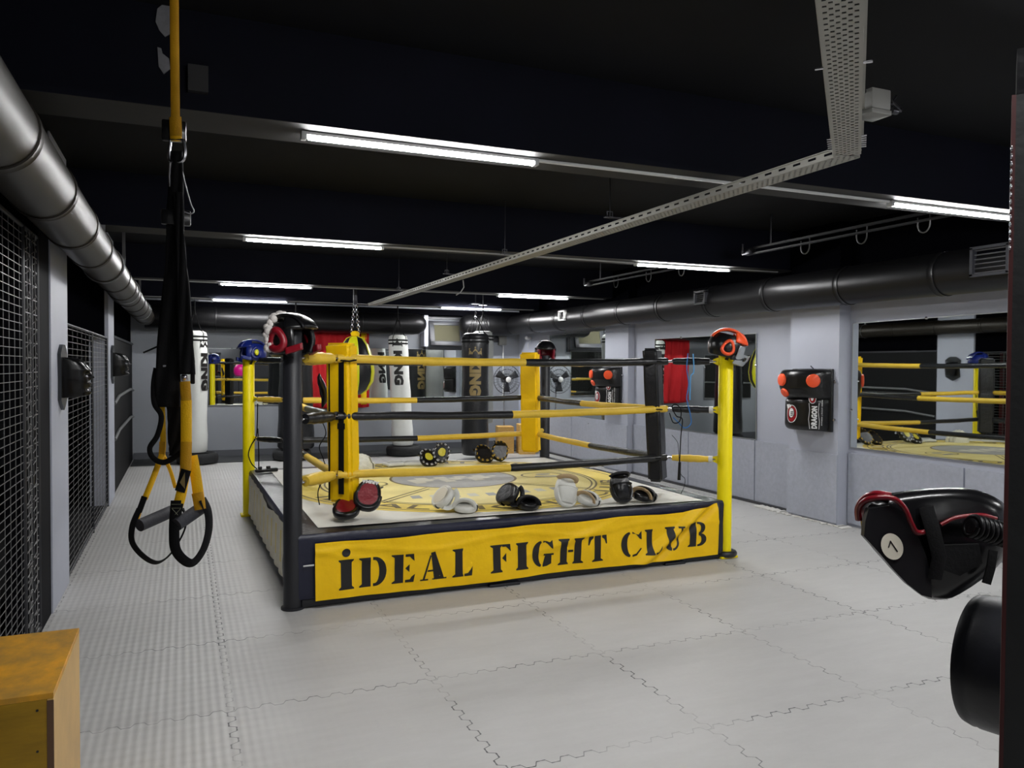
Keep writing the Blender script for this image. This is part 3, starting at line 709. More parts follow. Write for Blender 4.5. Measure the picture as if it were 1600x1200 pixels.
# ---------------------------------------------------------------- back wall fittings
# tilted basement window
wp = atY(700, 522, 14.62); t = thing('window_1', 'dark framed basement window tilted open high on the back wall', 'window', (4.78, 14.72, 2.28)); structure(t)
rt_ = Matrix.Rotation(math.radians(-14), 3, 'X')
m = MB(); W_, H_ = .72, .5
for s in (-1, 1): m.box(rt_ @ Vector((s*(W_/2-.05), 0, 0)), (.1, .05, H_), 0, .008, rot=rt_); m.box(rt_ @ Vector((0, 0, s*(H_/2-.045))), (W_, .05, .09), 0, .008, rot=rt_)
m.build('sash_frame', M('window_frame_grey', (58,60,66), .45), t)
m = MB(); m.box((0,0,0), (W_-.18, .01, H_-.16), 0, rot=rt_); m.build('frosted_pane', M('frosted_glass', (84,82,66), .8, spec=.1), t)
m = MB()
for s in (-1, 1): m.box((s*.44, .1, -.02), (.06, .05, .62), 0); m.box((0, .1, s*.30), (.9, .05, .05), 0)
m.build('fixed_frame', M('window_frame_grey'), t)
m = MB(); m.box((-.42, -.02, .1), (.025, .05, .12), 0, .006); m.build('handle', LEDH, t)
trim((4.28, 14.6, 2.02), (4.36, YB, 2.62), WGR)
# red flag
t = thing('red_banner', 'red cloth banner with a pale edge hanging on the back wall', 'banner', (2.72, 14.77, 0))
m = MB(); m.grid(lambda u, v: Vector(((u-.5)*1.05, .03*math.sin(u*19)+.015*math.sin(u*41+v*5), .85+1.42*v-.02*math.sin(u*PI))), 60, 20); m.build('cloth', M('red_cloth', (196,18,30), .8), t, solid=.004, smooth=70)
m = MB(); m.tube([(-.53+1.06*k/20, .03*math.sin(k/20*19), 2.275-.02*math.sin(k/20*PI)) for k in range(21)], .012, 6); m.build('hem', M('pale_hem', (170,150,150), .7), t)
m = MB(); m.grid(lambda u, v: Vector((.36+u*.11, -.02+.03*math.sin((.87+u*.1)*19), .9+1.36*v)), 8, 10); m.build('stripe', YEL, t, solid=.003)
# electrical box, camera, fan
t = thing('electrical_box', 'pale grey electrical box with conduit on the back wall near the corner', 'electrical box', (5.97, 14.78, 2.17))
m = MB(); m.box((0,-.02,0), (.16,.1,.2), 0, .01); m.box((0,-.075,0), (.13,.01,.16), 0, .004); m.build('box_body', M('pvc_grey'), t)
m = MB(); m.box((-.14,.0,.0), (.14,.09,.1), 0, .008); m.build('socket', BLP, t)
m = MB(); m.tube([(.02,-.02,-.1), (.02,-.02,-1.25)], .011, 8); m.build('conduit', LEDH, t)
t = thing('security_camera', 'small white camera on the wall near the back right corner', 'camera', (6.36, 14.2, 2.2))
m = MB(); m.cyl((0,0,0), (-.06,-.03,0), .02, n=12); m.cyl((-.03,-.0,.0), (-.14,-.08,-.0), .032, n=14); m.build('camera_body', WPR, t)
m = MB(); m.tube([(0,.02,-.01), (-.02,.02,-.08), (-.05,.03,-.1), (-.05,.03,-.2)], .005, 6); m.build('cable', LEDH, t)
t = thing('floor_fan', 'round wire fan with white hub on a tall pole in the back right corner', 'fan', (5.80, 14.2, 0)); FC = Vector((-.0, -.12, 1.38))
m = MB()
for r in (.28, .2, .11): 
    for y in (-.05, .05): m.torus(FC+Vector((0, y*(1.2-r*3), 0)), r, .004, (0,1,0), 40, 5)
for k in range(28):
    a = 2*PI*k/28
    for y in (-1, 1): m.tube([FC+Vector((.05*math.cos(a), y*.075, .05*math.sin(a))), FC+Vector((.2*math.cos(a), y*.05, .2*math.sin(a))), FC+Vector((.28*math.cos(a), y*.01, .28*math.sin(a)))], .0018, 4)
m.build('guard', STL, t)
for k in range(3):
    a = .5+k*2*PI/3; m = MB(); ca, sa = math.cos(a), math.sin(a)
    m.grid(lambda u, v: FC+Vector(((.04+.2*u)*ca-(v-.5)*(.06+.09*u)*sa, .03*(v-.5), (.04+.2*u)*sa+(v-.5)*(.06+.09*u)*ca)), 6, 4); m.build('blade', BLP, t, solid=.004)
m = MB(); m.ell(FC+Vector((0,-.08,0)), (.055,.02,.055), 0, 20, 10); m.build('hub', WPR, t)
m = MB(); m.cyl(FC+Vector((0,.02,0)), FC+Vector((0,.16,0)), .07, n=18); m.build('motor', BLP, t)
m = MB(); m.cyl((.0,.03,.03), (0,.03,1.38), .016, n=12); m.lathe([(.2,0), (.2,.02), (.05,.05), (.02,.06)], 28, 0, (0,.03,.013)); m.build('pole', CHR, t)
# wooden boxes at the back
def ply_box(name, c, d, rz, label, mat, hole=True, grp=None):
    t = thing(name, label, 'wooden box', (c[0], c[1], 0.013 if c[1] > 13.8 else 0), rz, group=grp); th = .018
    w, dp, h = d
    for nm, cc, dd in (('top_panel', (0,0,h-th/2), (w,dp,th)), ('front_panel', (0,-dp/2+th/2,(h-th)/2), (w-.001,th,h-th)), ('back_panel', (0,dp/2-th/2,(h-th)/2), (w-.001,th,h-th)), ('side_panel', (-w/2+th/2,0,(h-th)/2), (th,dp-2*th,h-th)), ('side_panel', (w/2-th/2,0,(h-th)/2), (th,dp-2*th,h-th))):
        m = MB(); m.box((0,0,0), dd, 0, .0015); 
        if nm == 'front_panel' and hole: m.box((0,-th/2-.0005,h*.22), (.1,.002,.035), 1, .0)
        m.build(nm, [mat, WDK], t, loc=cc, smooth=0)
    return t
ply_box('plyometric_box', (5.95, 13.5), (.3,.42,.55), -.25, 'small pale wooden box with a handle slot beside the black bag', WOD)
ply_box('plyometric_box', (5.62, 13.75), (.3,.4,.5), -.25, 'small pale wooden box half hidden behind the gold lettered bag', M('plywood_dark', (190,150,80), .6, var=.15, vs=3, stretch=(6,1.5,14)), hole=False)
# ---------------------------------------------------------------- boxing ring
ring = thing('boxing_ring', 'raised boxing ring with yellow and black ropes and a yellow lettered front banner', 'boxing ring', (2.48, 7.15, 0))
RO = Vector((2.48, 7.15, 0))
def R3(x, y, z): return Vector((x, y, z)) - RO
DK = [(.70,5.36), (4.25,5.46), (4.25,8.98), (.66,8.93)]; ZD = .50
A_, B_ = Vector((.70,5.35,0)), Vector((4.25,5.45,0)); E_ = (B_-A_).normalized(); N_ = Vector((E_.y, -E_.x, 0)); LF = (B_-A_).length
m = MB(); m.prism([R3(x, y, .12) for x, y in [(.74,5.42),(4.2,5.52),(4.2,8.92),(.71,8.87)]], (0,0,ZD-.135)); m.build('platform', BLP, ring, smooth=0)
def bil(u, v, P, z=0):
    a = Vector((*P[0], z)).lerp(Vector((*P[1], z)), u); b = Vector((*P[3], z)).lerp(Vector((*P[2], z)), u); return a.lerp(b, v)
m = MB()
m.grid(lambda u, v: bil(u, v, DK, ZD+.004*noise.noise(Vector((u*9, v*9, 0)))) - RO, 48, 48)
for i in range(4):
    a, b = Vector((*DK[i], 0)), Vector((*DK[(i+1) % 4], 0)); nn = Vector(((b-a).y, -(b-a).x, 0)).normalized()
    def side(u, v):
        p = a.lerp(b, u); hh = [0, .012, .03, .06, .12, .2, .28, .35, .4, .435][int(round(v*9))]; o = [0, .012, .018, .016, .012, .01, .012, .014, .012, .01][int(round(v*9))]
        o += .006*noise.noise(Vector((u*14+i*7, v*3, i)))*(v > .1)
        return p + nn*o + Vector((0, 0, ZD-hh)) - RO
    m.grid(side, 60, 9, 1 if i in (0, 3) else 0)
m.build('apron_cover', [BLV, NAV], ring, smooth=60)
m = MB()
for i in range(4):
    a, b = Vector((*DK[i], .035))-RO, Vector((*DK[(i+1) % 4], .035))-RO; d = (b-a); L = d.length; ni = Vector((-d.y, d.x, 0)).normalized()
    m.box((a+b)/2+ni*.03, (L-.05, .07, .05), 0, .004, rot=Matrix.Rotation(math.atan2(d.y, d.x), 3, 'Z'))
m.box(R3(2.2, 5.40, .012), (.25,.09,.024), 0, .008); m.box(R3(3.75, 5.46, .012), (.2,.09,.024), 0, .008)
m.build('base_frame', BLP, ring, smooth=30)
# canvas with its printed round emblem
CV = [atZ(497,825,.505), atZ(1098,782,.505), Vector((4.13,8.8,0)), Vector((.85,8.75,0))]
CV = [(p[0], p[1]) for p in CV]
CW = M('ring_canvas', (226,224,214), .6, var=.05, vs=3, bump=.1, bs=8); CY1 = M('canvas_yellow', (231,206,98), .6, var=.1, vs=5); CY2 = M('canvas_pale_yellow', (234,217,140), .6, var=.08, vs=4)
CG = M('canvas_grey', (160,158,152), .6, var=.1, vs=6); CK = M('canvas_dark', (112,98,58), .6); CS = M('canvas_silver', (205,200,180), .6)
m = MB(); m.grid(lambda u, v: bil(u, v, CV, .507)-RO, 30, 30, 0)
EC = Vector((2.50, 7.28, 0)) - Vector((RO.x, RO.y, 0)); ER = 1.66
def flat(pts, mi, h): m.poly([Vector((EC.x+x*ER, EC.y+y*ER, .507+h)) for x, y in pts], mi)
def annulus(r0, r1, mi, h, c=(0,0), n=96, a0=0, a1=2*PI, sy=1):
    for k in range(n):
        a, b = a0+(a1-a0)*k/n, a0+(a1-a0)*(k+1)/n
        flat([(c[0]+r*math.cos(t_), c[1]+sy*r*math.sin(t_)) for r, t_ in ((r0,a),(r1,a),(r1,b),(r0,b))] if r0 > 0 else [(c[0], c[1]), (c[0]+r1*math.cos(a), c[1]+sy*r1*math.sin(a)), (c[0]+r1*math.cos(b), c[1]+sy*r1*math.sin(b))], mi, h)
annulus(0, 1, 1, .0012); annulus(.955, .965, 4, .002); annulus(0, .80, 2, .002); annulus(.80, .812, 4, .0026); annulus(.775, .785, 4, .0026)
annulus(0, .37, 3, .003, (.0, .12)); annulus(.37, .385, 4, .003, (.0, .12))
for a0 in (0, PI):        # ring lettering, repeated half circles
    put_text(m, 'IDEAL FIGHT CLUB', lambda a, b, wd: Vector((EC.x+ER*(.935-.105*(1-b) if a0 else .83+.105*(1-b))*math.cos((PI*.9-PI*.8*a/wd) if a0 else (PI*1.1+PI*.8*a/wd)), EC.y+ER*(.935-.105*(1-b) if a0 else .83+.105*(1-b))*math.sin((PI*.9-PI*.8*a/wd) if a0 else (PI*1.1+PI*.8*a/wd)), .510)), 4, .01)
for s in (-1, 1):         # crossing bars and abstract glove shapes
    for o in (0, .05): flat([(s*.25, -.18-o), (s*.262, -.18-o), (s*.60, -.52-o), (s*.59, -.53-o)], 4, .0035)
    annulus(.0, .13, 2, .003, (s*.56, .05), 40, sy=.8); annulus(.125, .138, 4, .0036, (s*.56, .05), 40, sy=.8)
    annulus(0, .05, 3, .004, (s*.58, .08), 20, sy=.6); flat([(s*.48,-.02), (s*.66,-.04), (s*.62,.0), (s*.5,.02)], 3, .0042)
for k in range(9):
    a = -1.2+k*.3; flat([(a*.2-.03, .12-.15+.06*(k % 3)), (a*.2+.04, .12-.13+.06*(k % 3)), (a*.2+.02, .12+.02+.05*(k % 2)), (a*.2-.05, .12+.0+.07*(k % 2))], 5, .0036)
for k in range(-4, 5):
    flat([(k*.1-.03, -.56+.012*abs(k)), (k*.1+.025, -.56+.012*abs(k)), (k*.1+.03, -.47+.012*abs(k)), (k*.1-.02, -.47+.012*abs(k))], 5 if k % 2 else 3, .0032)
m.build('canvas', [CW, CY1, CY2, CG, CK, CS], ring, smooth=0)
# front banner: stencil lettering on creased yellow vinyl
def arc(cx, cy, rx, ry, ix, iy, a0, a1, n=14):
    a = [math.radians(a0+(a1-a0)*k/n) for k in range(n+1)]
    return [[(cx+rx*math.cos(a[k]), cy+ry*math.sin(a[k])), (cx+rx*math.cos(a[k+1]), cy+ry*math.sin(a[k+1])), (cx+ix*math.cos(a[k+1]), cy+iy*math.sin(a[k+1])), (cx+ix*math.cos(a[k]), cy+iy*math.sin(a[k]))] for k in range(n)]
def stem(x0, x1, l=.08, r=.08, t=.05):
    return [[(x0-l,0),(x1+r,0),(x1+r,t*.8),(x1,t*2.1),(x0,t*2.1),(x0-l,t*.8)], [(x0,t*2.1),(x1,t*2.1),(x1,1-t*2.1),(x0,1-t*2.1)], [(x0-l,1),(x0-l,1-t*.8),(x0,1-t*2.1),(x1,1-t*2.1),(x1+r,1-t*.8),(x1+r,1)]]
LET = {
 'I': stem(.14,.86,.14,.14),
 'D': stem(.10,.42,.10,.0)+[[(.50,0),(.56,0),(.56,.1),(.50,.1)],[(.50,.9),(.56,.9),(.56,1),(.50,1)]]+arc(.56,.5,.44,.5,.17,.40,-90,90),
 'E': stem(.13,.50,.13,.0)+[[(.58,0),(.94,0),(1,.28),(.86,.2),(.78,.1),(.58,.09)], [(.58,1),(.94,1),(.97,.74),(.86,.82),(.76,.91),(.58,.91)], [(.58,.5),(.76,.36),(.76,.64)]],
 'A': [[(.40,.97),(.56,1),(.90,.05),(.52,.05)] , [(.46,0),(1,0),(1,.05),(.46,.05)], [(.0,0),(.30,0),(.30,.05),(.0,.05)], [(.09,.05),(.17,.05),(.42,.84),(.38,.90)], [(.27,.30),(.50,.30),(.50,.36),(.29,.36)]],
 'L': stem(.13,.50,.13,.03)+[[(.58,0),(.96,0),(1,.34),(.90,.22),(.76,.1),(.58,.09)]],
 'F': stem(.13,.50,.13,.08)+[[(.58,1),(.96,1),(1,.72),(.88,.82),(.76,.91),(.58,.91)], [(.58,.5),(.78,.34),(.78,.68)]],
 'G': arc(.46,.5,.46,.5,.16,.42,98,262)+[[(.50,.91),(.66,.97),(.80,.92),(.92,1),(.94,.66),(.84,.72),(.70,.86),(.50,.99)]]+[[(.50,.0),(.70,.02),(.90,.1),(.90,.46),(.62,.46),(.62,.1),(.50,.08)], [(.54,.42),(1,.42),(1,.49),(.54,.49)]],
 'H': stem(.09,.36,.09,.05)+stem(.64,.91,.05,.09)+[[(.40,.46),(.60,.46),(.60,.55),(.40,.55)]],
 'T': stem(.34,.68,.12,.12)[:2]+[[(.34,.88),(.68,.88),(.68,1),(.34,1)], [(.0,.66),(.06,.66),(.16,.84),(.28,.91),(.28,1),(.03,1)], [(1,.66),(.94,.66),(.86,.84),(.74,.91),(.74,1),(.97,1)]],
 'C': arc(.48,.5,.48,.5,.18,.42,98,262)+[[(.54,.92),(.70,.9),(.82,.86),(.96,1),(.98,.66),(.88,.70),(.74,.86),(.54,1)], [(.54,.0),(.74,.04),(.98,.3),(.93,.33),(.72,.12),(.54,.08)]],
 'U': [[(.0,1),(.0,.95),(.1,.9),(.46,.9),(.54,.95),(.54,1)], [(.1,.9),(.46,.9),(.46,.35),(.1,.35)]]+arc(.50,.35,.40,.35,.04,.25,180,265)+arc(.50,.35,.40,.35,.30,.27,275,360)+[[(.80,.35),(.90,.35),(.90,.93),(.80,.93)], [(.70,.93),(1,.93),(1,1),(.70,1)]],
 'B': stem(.10,.44,.10,.0)+[[(.50,0),(.58,0),(.58,.08),(.50,.08)], [(.50,.92),(.58,.92),(.58,1),(.50,1)]]+arc(.56,.27,.44,.27,.16,.18,-90,90)+arc(.56,.75,.36,.25,.12,.17,-90,90),
}
def crease(s, z):
    def g(d, w_): return math.exp(-(d/w_)**2)
    o = .004*math.sin(s*9+2*z)+.003*math.sin(s*23+9*z)+.003*noise.noise(Vector((s*4, z*7, 0)))+.007*math.sin(s*5.3+z*9)
    d = (z-.22)*.80-(s-2.95)*.55          # big diagonal fold over "CLUB"
    o += .045*g(d, .035)*min(1, max(0, (s-2.45)/.4))*(1 if s < 3.4 else max(0, 1-(s-3.4)/.08)) - .022*g(d+.07, .03)*min(1, max(0, (s-2.6)/.3))
    d2 = (z-.30)*.9-(s-2.05)*.22; o += .018*g(d2, .03)*g(s-2.1, .35)
    o += .008*g((z-.33)-(s-.35)*-.25, .02)*g(s-.3, .3)+.007*g((z-.36)-.03*math.sin(s*5), .018)
    return o
def ztop(s): return .44+.004*math.sin(s*8)+(max(0, s-3.1)/.37)**1.0*.045
def zbot(s): return .052+.006*math.sin(s*3.3+1)
def FRN(s, z, off=0):
    return A_ + E_*s + N_*(.034+crease(s, z)+off) + Vector((0,0,z)) - RO
m = MB(); NB = 220
m.grid(lambda u, v: FRN(.105+u*3.37, zbot(.105+u*3.37)+(ztop(.105+u*3.37)-zbot(.105+u*3.37))*v), NB, 26, 0)
b = bmesh.new()
def letter(ch, s0, s1, z0, z1):
    for pl in LET[ch]:
        vs = [b.verts.new((s0+(s1-s0)*x, 0, z0+(z1-z0)*y)) for x, y in pl]
        try: b.faces.new(vs)
        except ValueError: pass
for ch, s0, s1 in (('I',.262,.368),('D',.403,.597),('E',.632,.80),('A',.838,1.036),('L',1.08,1.24),('F',1.378,1.545),('I',1.587,1.69),('G',1.725,1.906),('H',1.943,2.16),('T',2.2,2.375),('C',2.51,2.711),('L',2.735,2.882),('U',2.925,3.098),('B',3.165,3.352)):
    k = max(0, (s0-2.4)/.95); z0 = .112+.045*k*k; letter(ch, s0, s1, z0, z0+.203)
b.faces.new([b.verts.new((.315+.03*math.cos(2*PI*k/20), 0, .362+.028*math.sin(2*PI*k/20))) for k in range(20)])
bmesh.ops.triangulate(b, faces=b.faces[:])
k = .27
while k < 3.36: bmesh.ops.bisect_plane(b, geom=b.verts[:]+b.edges[:]+b.faces[:], plane_co=(k,0,0), plane_no=(1,0,0)); k += .0153
k = .11
while k < .40: bmesh.ops.bisect_plane(b, geom=b.verts[:]+b.edges[:]+b.faces[:], plane_co=(0,0,k), plane_no=(0,0,1)); k += .015
for v in b.verts: v.co = FRN(v.co.x, v.co.z, .0022)
m.add(b, None, 1)
for k in range(26):       # pale scuffs where the print has worn off
    s_, z_ = .93+random.uniform(-.12,.14), .105+random.uniform(-.03,.03); w_, h_ = random.uniform(.003,.012), random.uniform(.002,.01)
    m.poly([FRN(s_, z_, .0035), FRN(s_+w_, z_+.003, .0035), FRN(s_+w_*.8, z_+h_, .0035)], 2)
m.build('front_banner', [YEL, INK, M('scuff_pale', (225,205,120), .6)], ring, smooth=50)
m = MB(); m.grid(lambda u, v: FRN(3.475+u*.03, .06+v*.42)-N_*.0+N_*.004*math.sin(u*3), 3, 10); m.build('banner_edge_tape', BLV, ring, smooth=60)
# left side banner, faded, hanging in folds
def LSB(u, v):
    y = 5.62+u*3.1; top = .475-.0*u; z = .07+(top-.07)*v - .05*math.exp(-((u-.42)/.1)**2)*v - .09*max(0, .1-u)*10*v*.6
    dr = max(0, 1-v)*.5+.5
    o = .014+.022*dr*abs(math.sin(y*11+1.2*math.sin(z*6)))*(.4+.6*noise.noise(Vector((y*2, 0, 0)))**2+.3)
    return Vector((.69-.04*u-o, y, z))-RO
m = MB(); m.grid(LSB, 160, 12, lambda i, j: 1 if (2 < j < 10 and (i//5) % 3 == 1 and i % 5 < 3) else 0); m.build('side_banner', [M('faded_banner', (240,232,208), .55, var=.1, bump=.2), M('faded_yellow', (246,222,110), .55)], ring, smooth=70)
m = MB(); m.grid(lambda u, v: Vector((.655-.03*math.sin(v*3), 5.47+.13*u, .05+.37*v))-RO, 3, 8); m.build('apron_flap', NAV, ring, solid=.004)
# posts
PS = {'FL': (.67,5.40), 'FR': (4.31,5.51), 'BL': (.645,8.93), 'BR': (4.22,8.98)}
RC = {'FL': (1.03,5.76), 'FR': (3.93,5.85), 'BL': (1.00,8.56), 'BR': (3.86,8.55)}
HP = {'FL': 1.90, 'FR': 1.76, 'BL': 1.70, 'BR': 1.78}
ZR = (1.69, 1.27, .84)
for k, (x, y) in PS.items():
    yel = k in ('FR', 'BL'); mt = YPO if yel else BLP
    m = MB(); m.lathe([(.062, .0), (.062, HP[k]-.006), (.056, HP[k])], 32, 0, R3(x, y, 0)); po = m.build('corner_post', mt, ring, smooth=60)
    m = MB(); m.box(R3(x, y, .012), (.17, .17, .018), 0, .003) if yel else m.lathe([(.01,.001), (.078,.001), (.078,.014), (.066,.018), (.01,.018)], 28, 0, R3(x, y, 0)); m.build('foot_plate', mt, po)
    if k == 'FR': m = MB(); m.torus(R3(x, y, .035), .085, .028, n=32, m=10); m.build('foot_hose', BLV, po)
    rc = Vector((*RC[k], 0)); d = (rc-Vector((x, y, 0))); L = d.length; d.normalize()
    for z in ZR:
        m = MB(); p = Vector((x, y, z))-RO; q = p+d*.062
        m.prism([q+Vector((0,0,.035)), q+Vector((0,0,-.035)), q+d*.045+Vector((0,0,-.012)), q+d*.045+Vector((0,0,.02))], Vector((-d.y, d.x, 0))*.008); m.build('lug', mt, po)
def seg(a, b, r, n=8, sag=0):
    return [a.lerp(b, k/n)+Vector((0, 0, -sag*math.sin(PI*k/n))) for k in range(n+1)]
stub = {'FL': 'YBY', 'FR': 'BBY', 'BL': 'BYB', 'BR': 'BBY'}
for k in PS:
    for i, z in enumerate(ZR):
        a = Vector((*PS[k], z)); b_ = Vector((*RC[k], z)); d = (b_-a).normalized(); a = a+d*.085-RO; b_ = b_-RO
        m = MB(); m.cyl(a-d*.0, b_, .011, n=8); m.torus(a+d*.012, .018, .006, (0,0,1), 12, 6); m.torus(b_-d*.02, .02, .006, (0,0,1), 12, 6); tb = m.build('turnbuckle', CHR, ring)
        y_ = stub[k][i] == 'Y'; fat = .042 if (k == 'FL') else .032
        N = 10; m = MB(); m.tube([a.lerp(b_, .12+.74*j/N) for j in range(N+1)], [fat*(.8+.2*math.sin(PI*j/N)+.06*math.sin(j*2.3+i)) for j in range(N+1)], 16); m.build('turnbuckle_cover', YSL if y_ else BLV, tb, smooth=70)
        if k == 'FR' and i: m = MB(); m.cyl(a.lerp(b_, .04), a.lerp(b_, .12), .03, n=14); m.build('tape', LEDH, tb)
# ropes with split covers
def frac(P, Q, u):
    d = ray(u, 600); P, Q = Vector((*P, 0)), Vector((*Q, 0)); e = Q-P
    return max(.05, min(.95, (P.x*d.y-P.y*d.x)/(-(e.x*d.y-e.y*d.x))))
RP = [('FL','FR',((820,'YB'),(800,'BY'),(797,'YB'))), ('BR','FR',((912,'YB'),(910,'BY'),(923,'YB'))), ('BL','BR',((660,'BY'),(651,'YB'),(652,'BY'))), ('BL','FL',((None,'BY'),(None,'YB'),(None,'BY')))]
for a, b_, sp in RP:
    for i, z in enumerate(ZR):
        P, Q = Vector((*RC[a], z))-RO, Vector((*RC[b_], z))-RO; fr_ = .5 if sp[i][0] is None else frac(RC[a], RC[b_], sp[i][0])
        m = MB(); m.tube(seg(P, Q, .01, 16, .02), .012, 8); ro = m.build('rope', BLS, ring)
        N = 30
        for (f0, f1, c) in ((.0, fr_, sp[i][1][0]), (fr_, 1.0, sp[i][1][1])):
            pts = [P.lerp(Q, f)+Vector((0,0,-.02*math.sin(PI*f)+.004*noise.noise(Vector((f*9, z*3, i))))) for f in [f0+(f1-f0)*j/N for j in range(N+1)]]
            rr = [.031+.0025*noise.noise(Vector((j*.35, z*5, ord(c)))) - (.003 if c == 'B' and j == 0 else 0) for j in range(N+1)]
            m = MB(); m.tube(pts, rr, 14); m.build('rope_cover', YSL if c == 'Y' else BLV, ro, smooth=70)
# corner pads
for k, (x, y) in {'FL': (1.085,5.83), 'FR': (3.87,5.93), 'BL': (1.06,8.48), 'BR': (3.79,8.47)}.items():
    yel = k in ('FL', 'BR'); rz = {'FL': PI/4, 'FR': 3*PI/4, 'BL': -PI/4, 'BR': -3*PI/4}[k]
    M3 = Matrix.Rotation(rz, 3, 'Z'); mt = YEL if yel else BLV
    p0 = R3(x, y, 1.215); m = MB()
    b = bmesh.new(); bmesh.ops.create_cube(b, size=1)
    for v in b.verts: v.co = Vector((v.co.x*.13, v.co.y*(.24 if k == 'FR' else .215), v.co.z*1.18))
    bmesh.ops.bevel(b, geom=b.edges[:], offset=.022, segments=3, affect='EDGES')
    for zz in [-.4, -.36, -.3, -.2, -.1, 0, .03, .06, .1, .2, .3, .44, .48, .52]: bmesh.ops.bisect_plane(b, geom=b.verts[:]+b.edges[:]+b.faces[:], plane_co=(0,0,zz), plane_no=(0,0,1))
    for v in b.verts:
        zz = v.co.z; pinch = 1-.10*math.exp(-((zz-.475)/.03)**2)-.07*math.exp(-((zz-.055)/.03)**2)-.08*math.exp(-((zz+.375)/.03)**2)
        v.co.x *= pinch; v.co.y *= pinch*(1-.0*zz)
    bmesh.ops.transform(b, matrix=Matrix.Translation(p0) @ M3.to_4x4(), verts=b.verts)
    for v in b.verts: v.co.x -= (v.co.z-p0.z)*{'FR': .062, 'FL': .02, 'BR': .02, 'BL': 0}[k]
    m.add(b); pad = m.build('corner_pad', mt, ring, smooth=50)
    if k == 'FL':
        m = MB(); m.box(p0+M3 @ Vector((-.071, -.035, -.02)), (.008, .045, 1.0), 0, .003, rot=M3)
        for zz in (.06, -.02): m.box(p0+M3 @ Vector((-.072, -.035, zz)), (.01, .062, .045), 0, .003, rot=M3)
        m.build('strap', BLS, pad)
        m = MB(); m.box(p0+M3 @ Vector((-.067, .072, -.02)), (.006, .014, 1.1), 0, .002, rot=M3); m.build('zip', BLS, pad)
        m = MB(); m.box(p0+M3 @ Vector((-.069, -.03, -.43)), (.006, .05, .04), 0, .002, rot=M3); m.build('patch', M('patch_grey', (150,150,90), .6), pad)
        for zz in (.475, -.375): m = MB(); m.tube([p0+M3 @ Vector(q) for q in ((-.075,.11,zz), (-.085,.0,zz-.01), (-.078,-.11,zz-.02), (-.02,-.125,zz-.01))], .014, 8, flat=(.012,.006)); m.build('tie', YSL if zz < 0 else BLS, pad)
    else:
        m = MB(); m.box(p0+M3 @ Vector((-.066, 0, -.02)), (.003, .004, 1.06), 0, rot=M3); m.build('seam', BLS if not yel else M('seam_ochre', (190,150,10), .5), pad)
        if k == 'FR':
            for zz in (.475, .055, -.375):
                m = MB(); m.tube([p0+M3 @ Vector(q) for q in ((-.07,-.11,zz), (-.078,0,zz-.01), (-.07,.11,zz), (0,.12,zz))], .012, 8, flat=(.014,.005)); m.tube([p0+M3 @ Vector((-.02,-.13,zz)), p0+M3 @ Vector((-.03,-.15,zz-.05)), p0+M3 @ Vector((-.02,-.14,zz-.14))], .006, 6); m.build('tie', BLS, pad)
m = MB(); m.tube([R3(.73, 5.335, .295), R3(.80, 5.33, .297)], .006, 8); m.build('tent_pin', LEDH, ring)
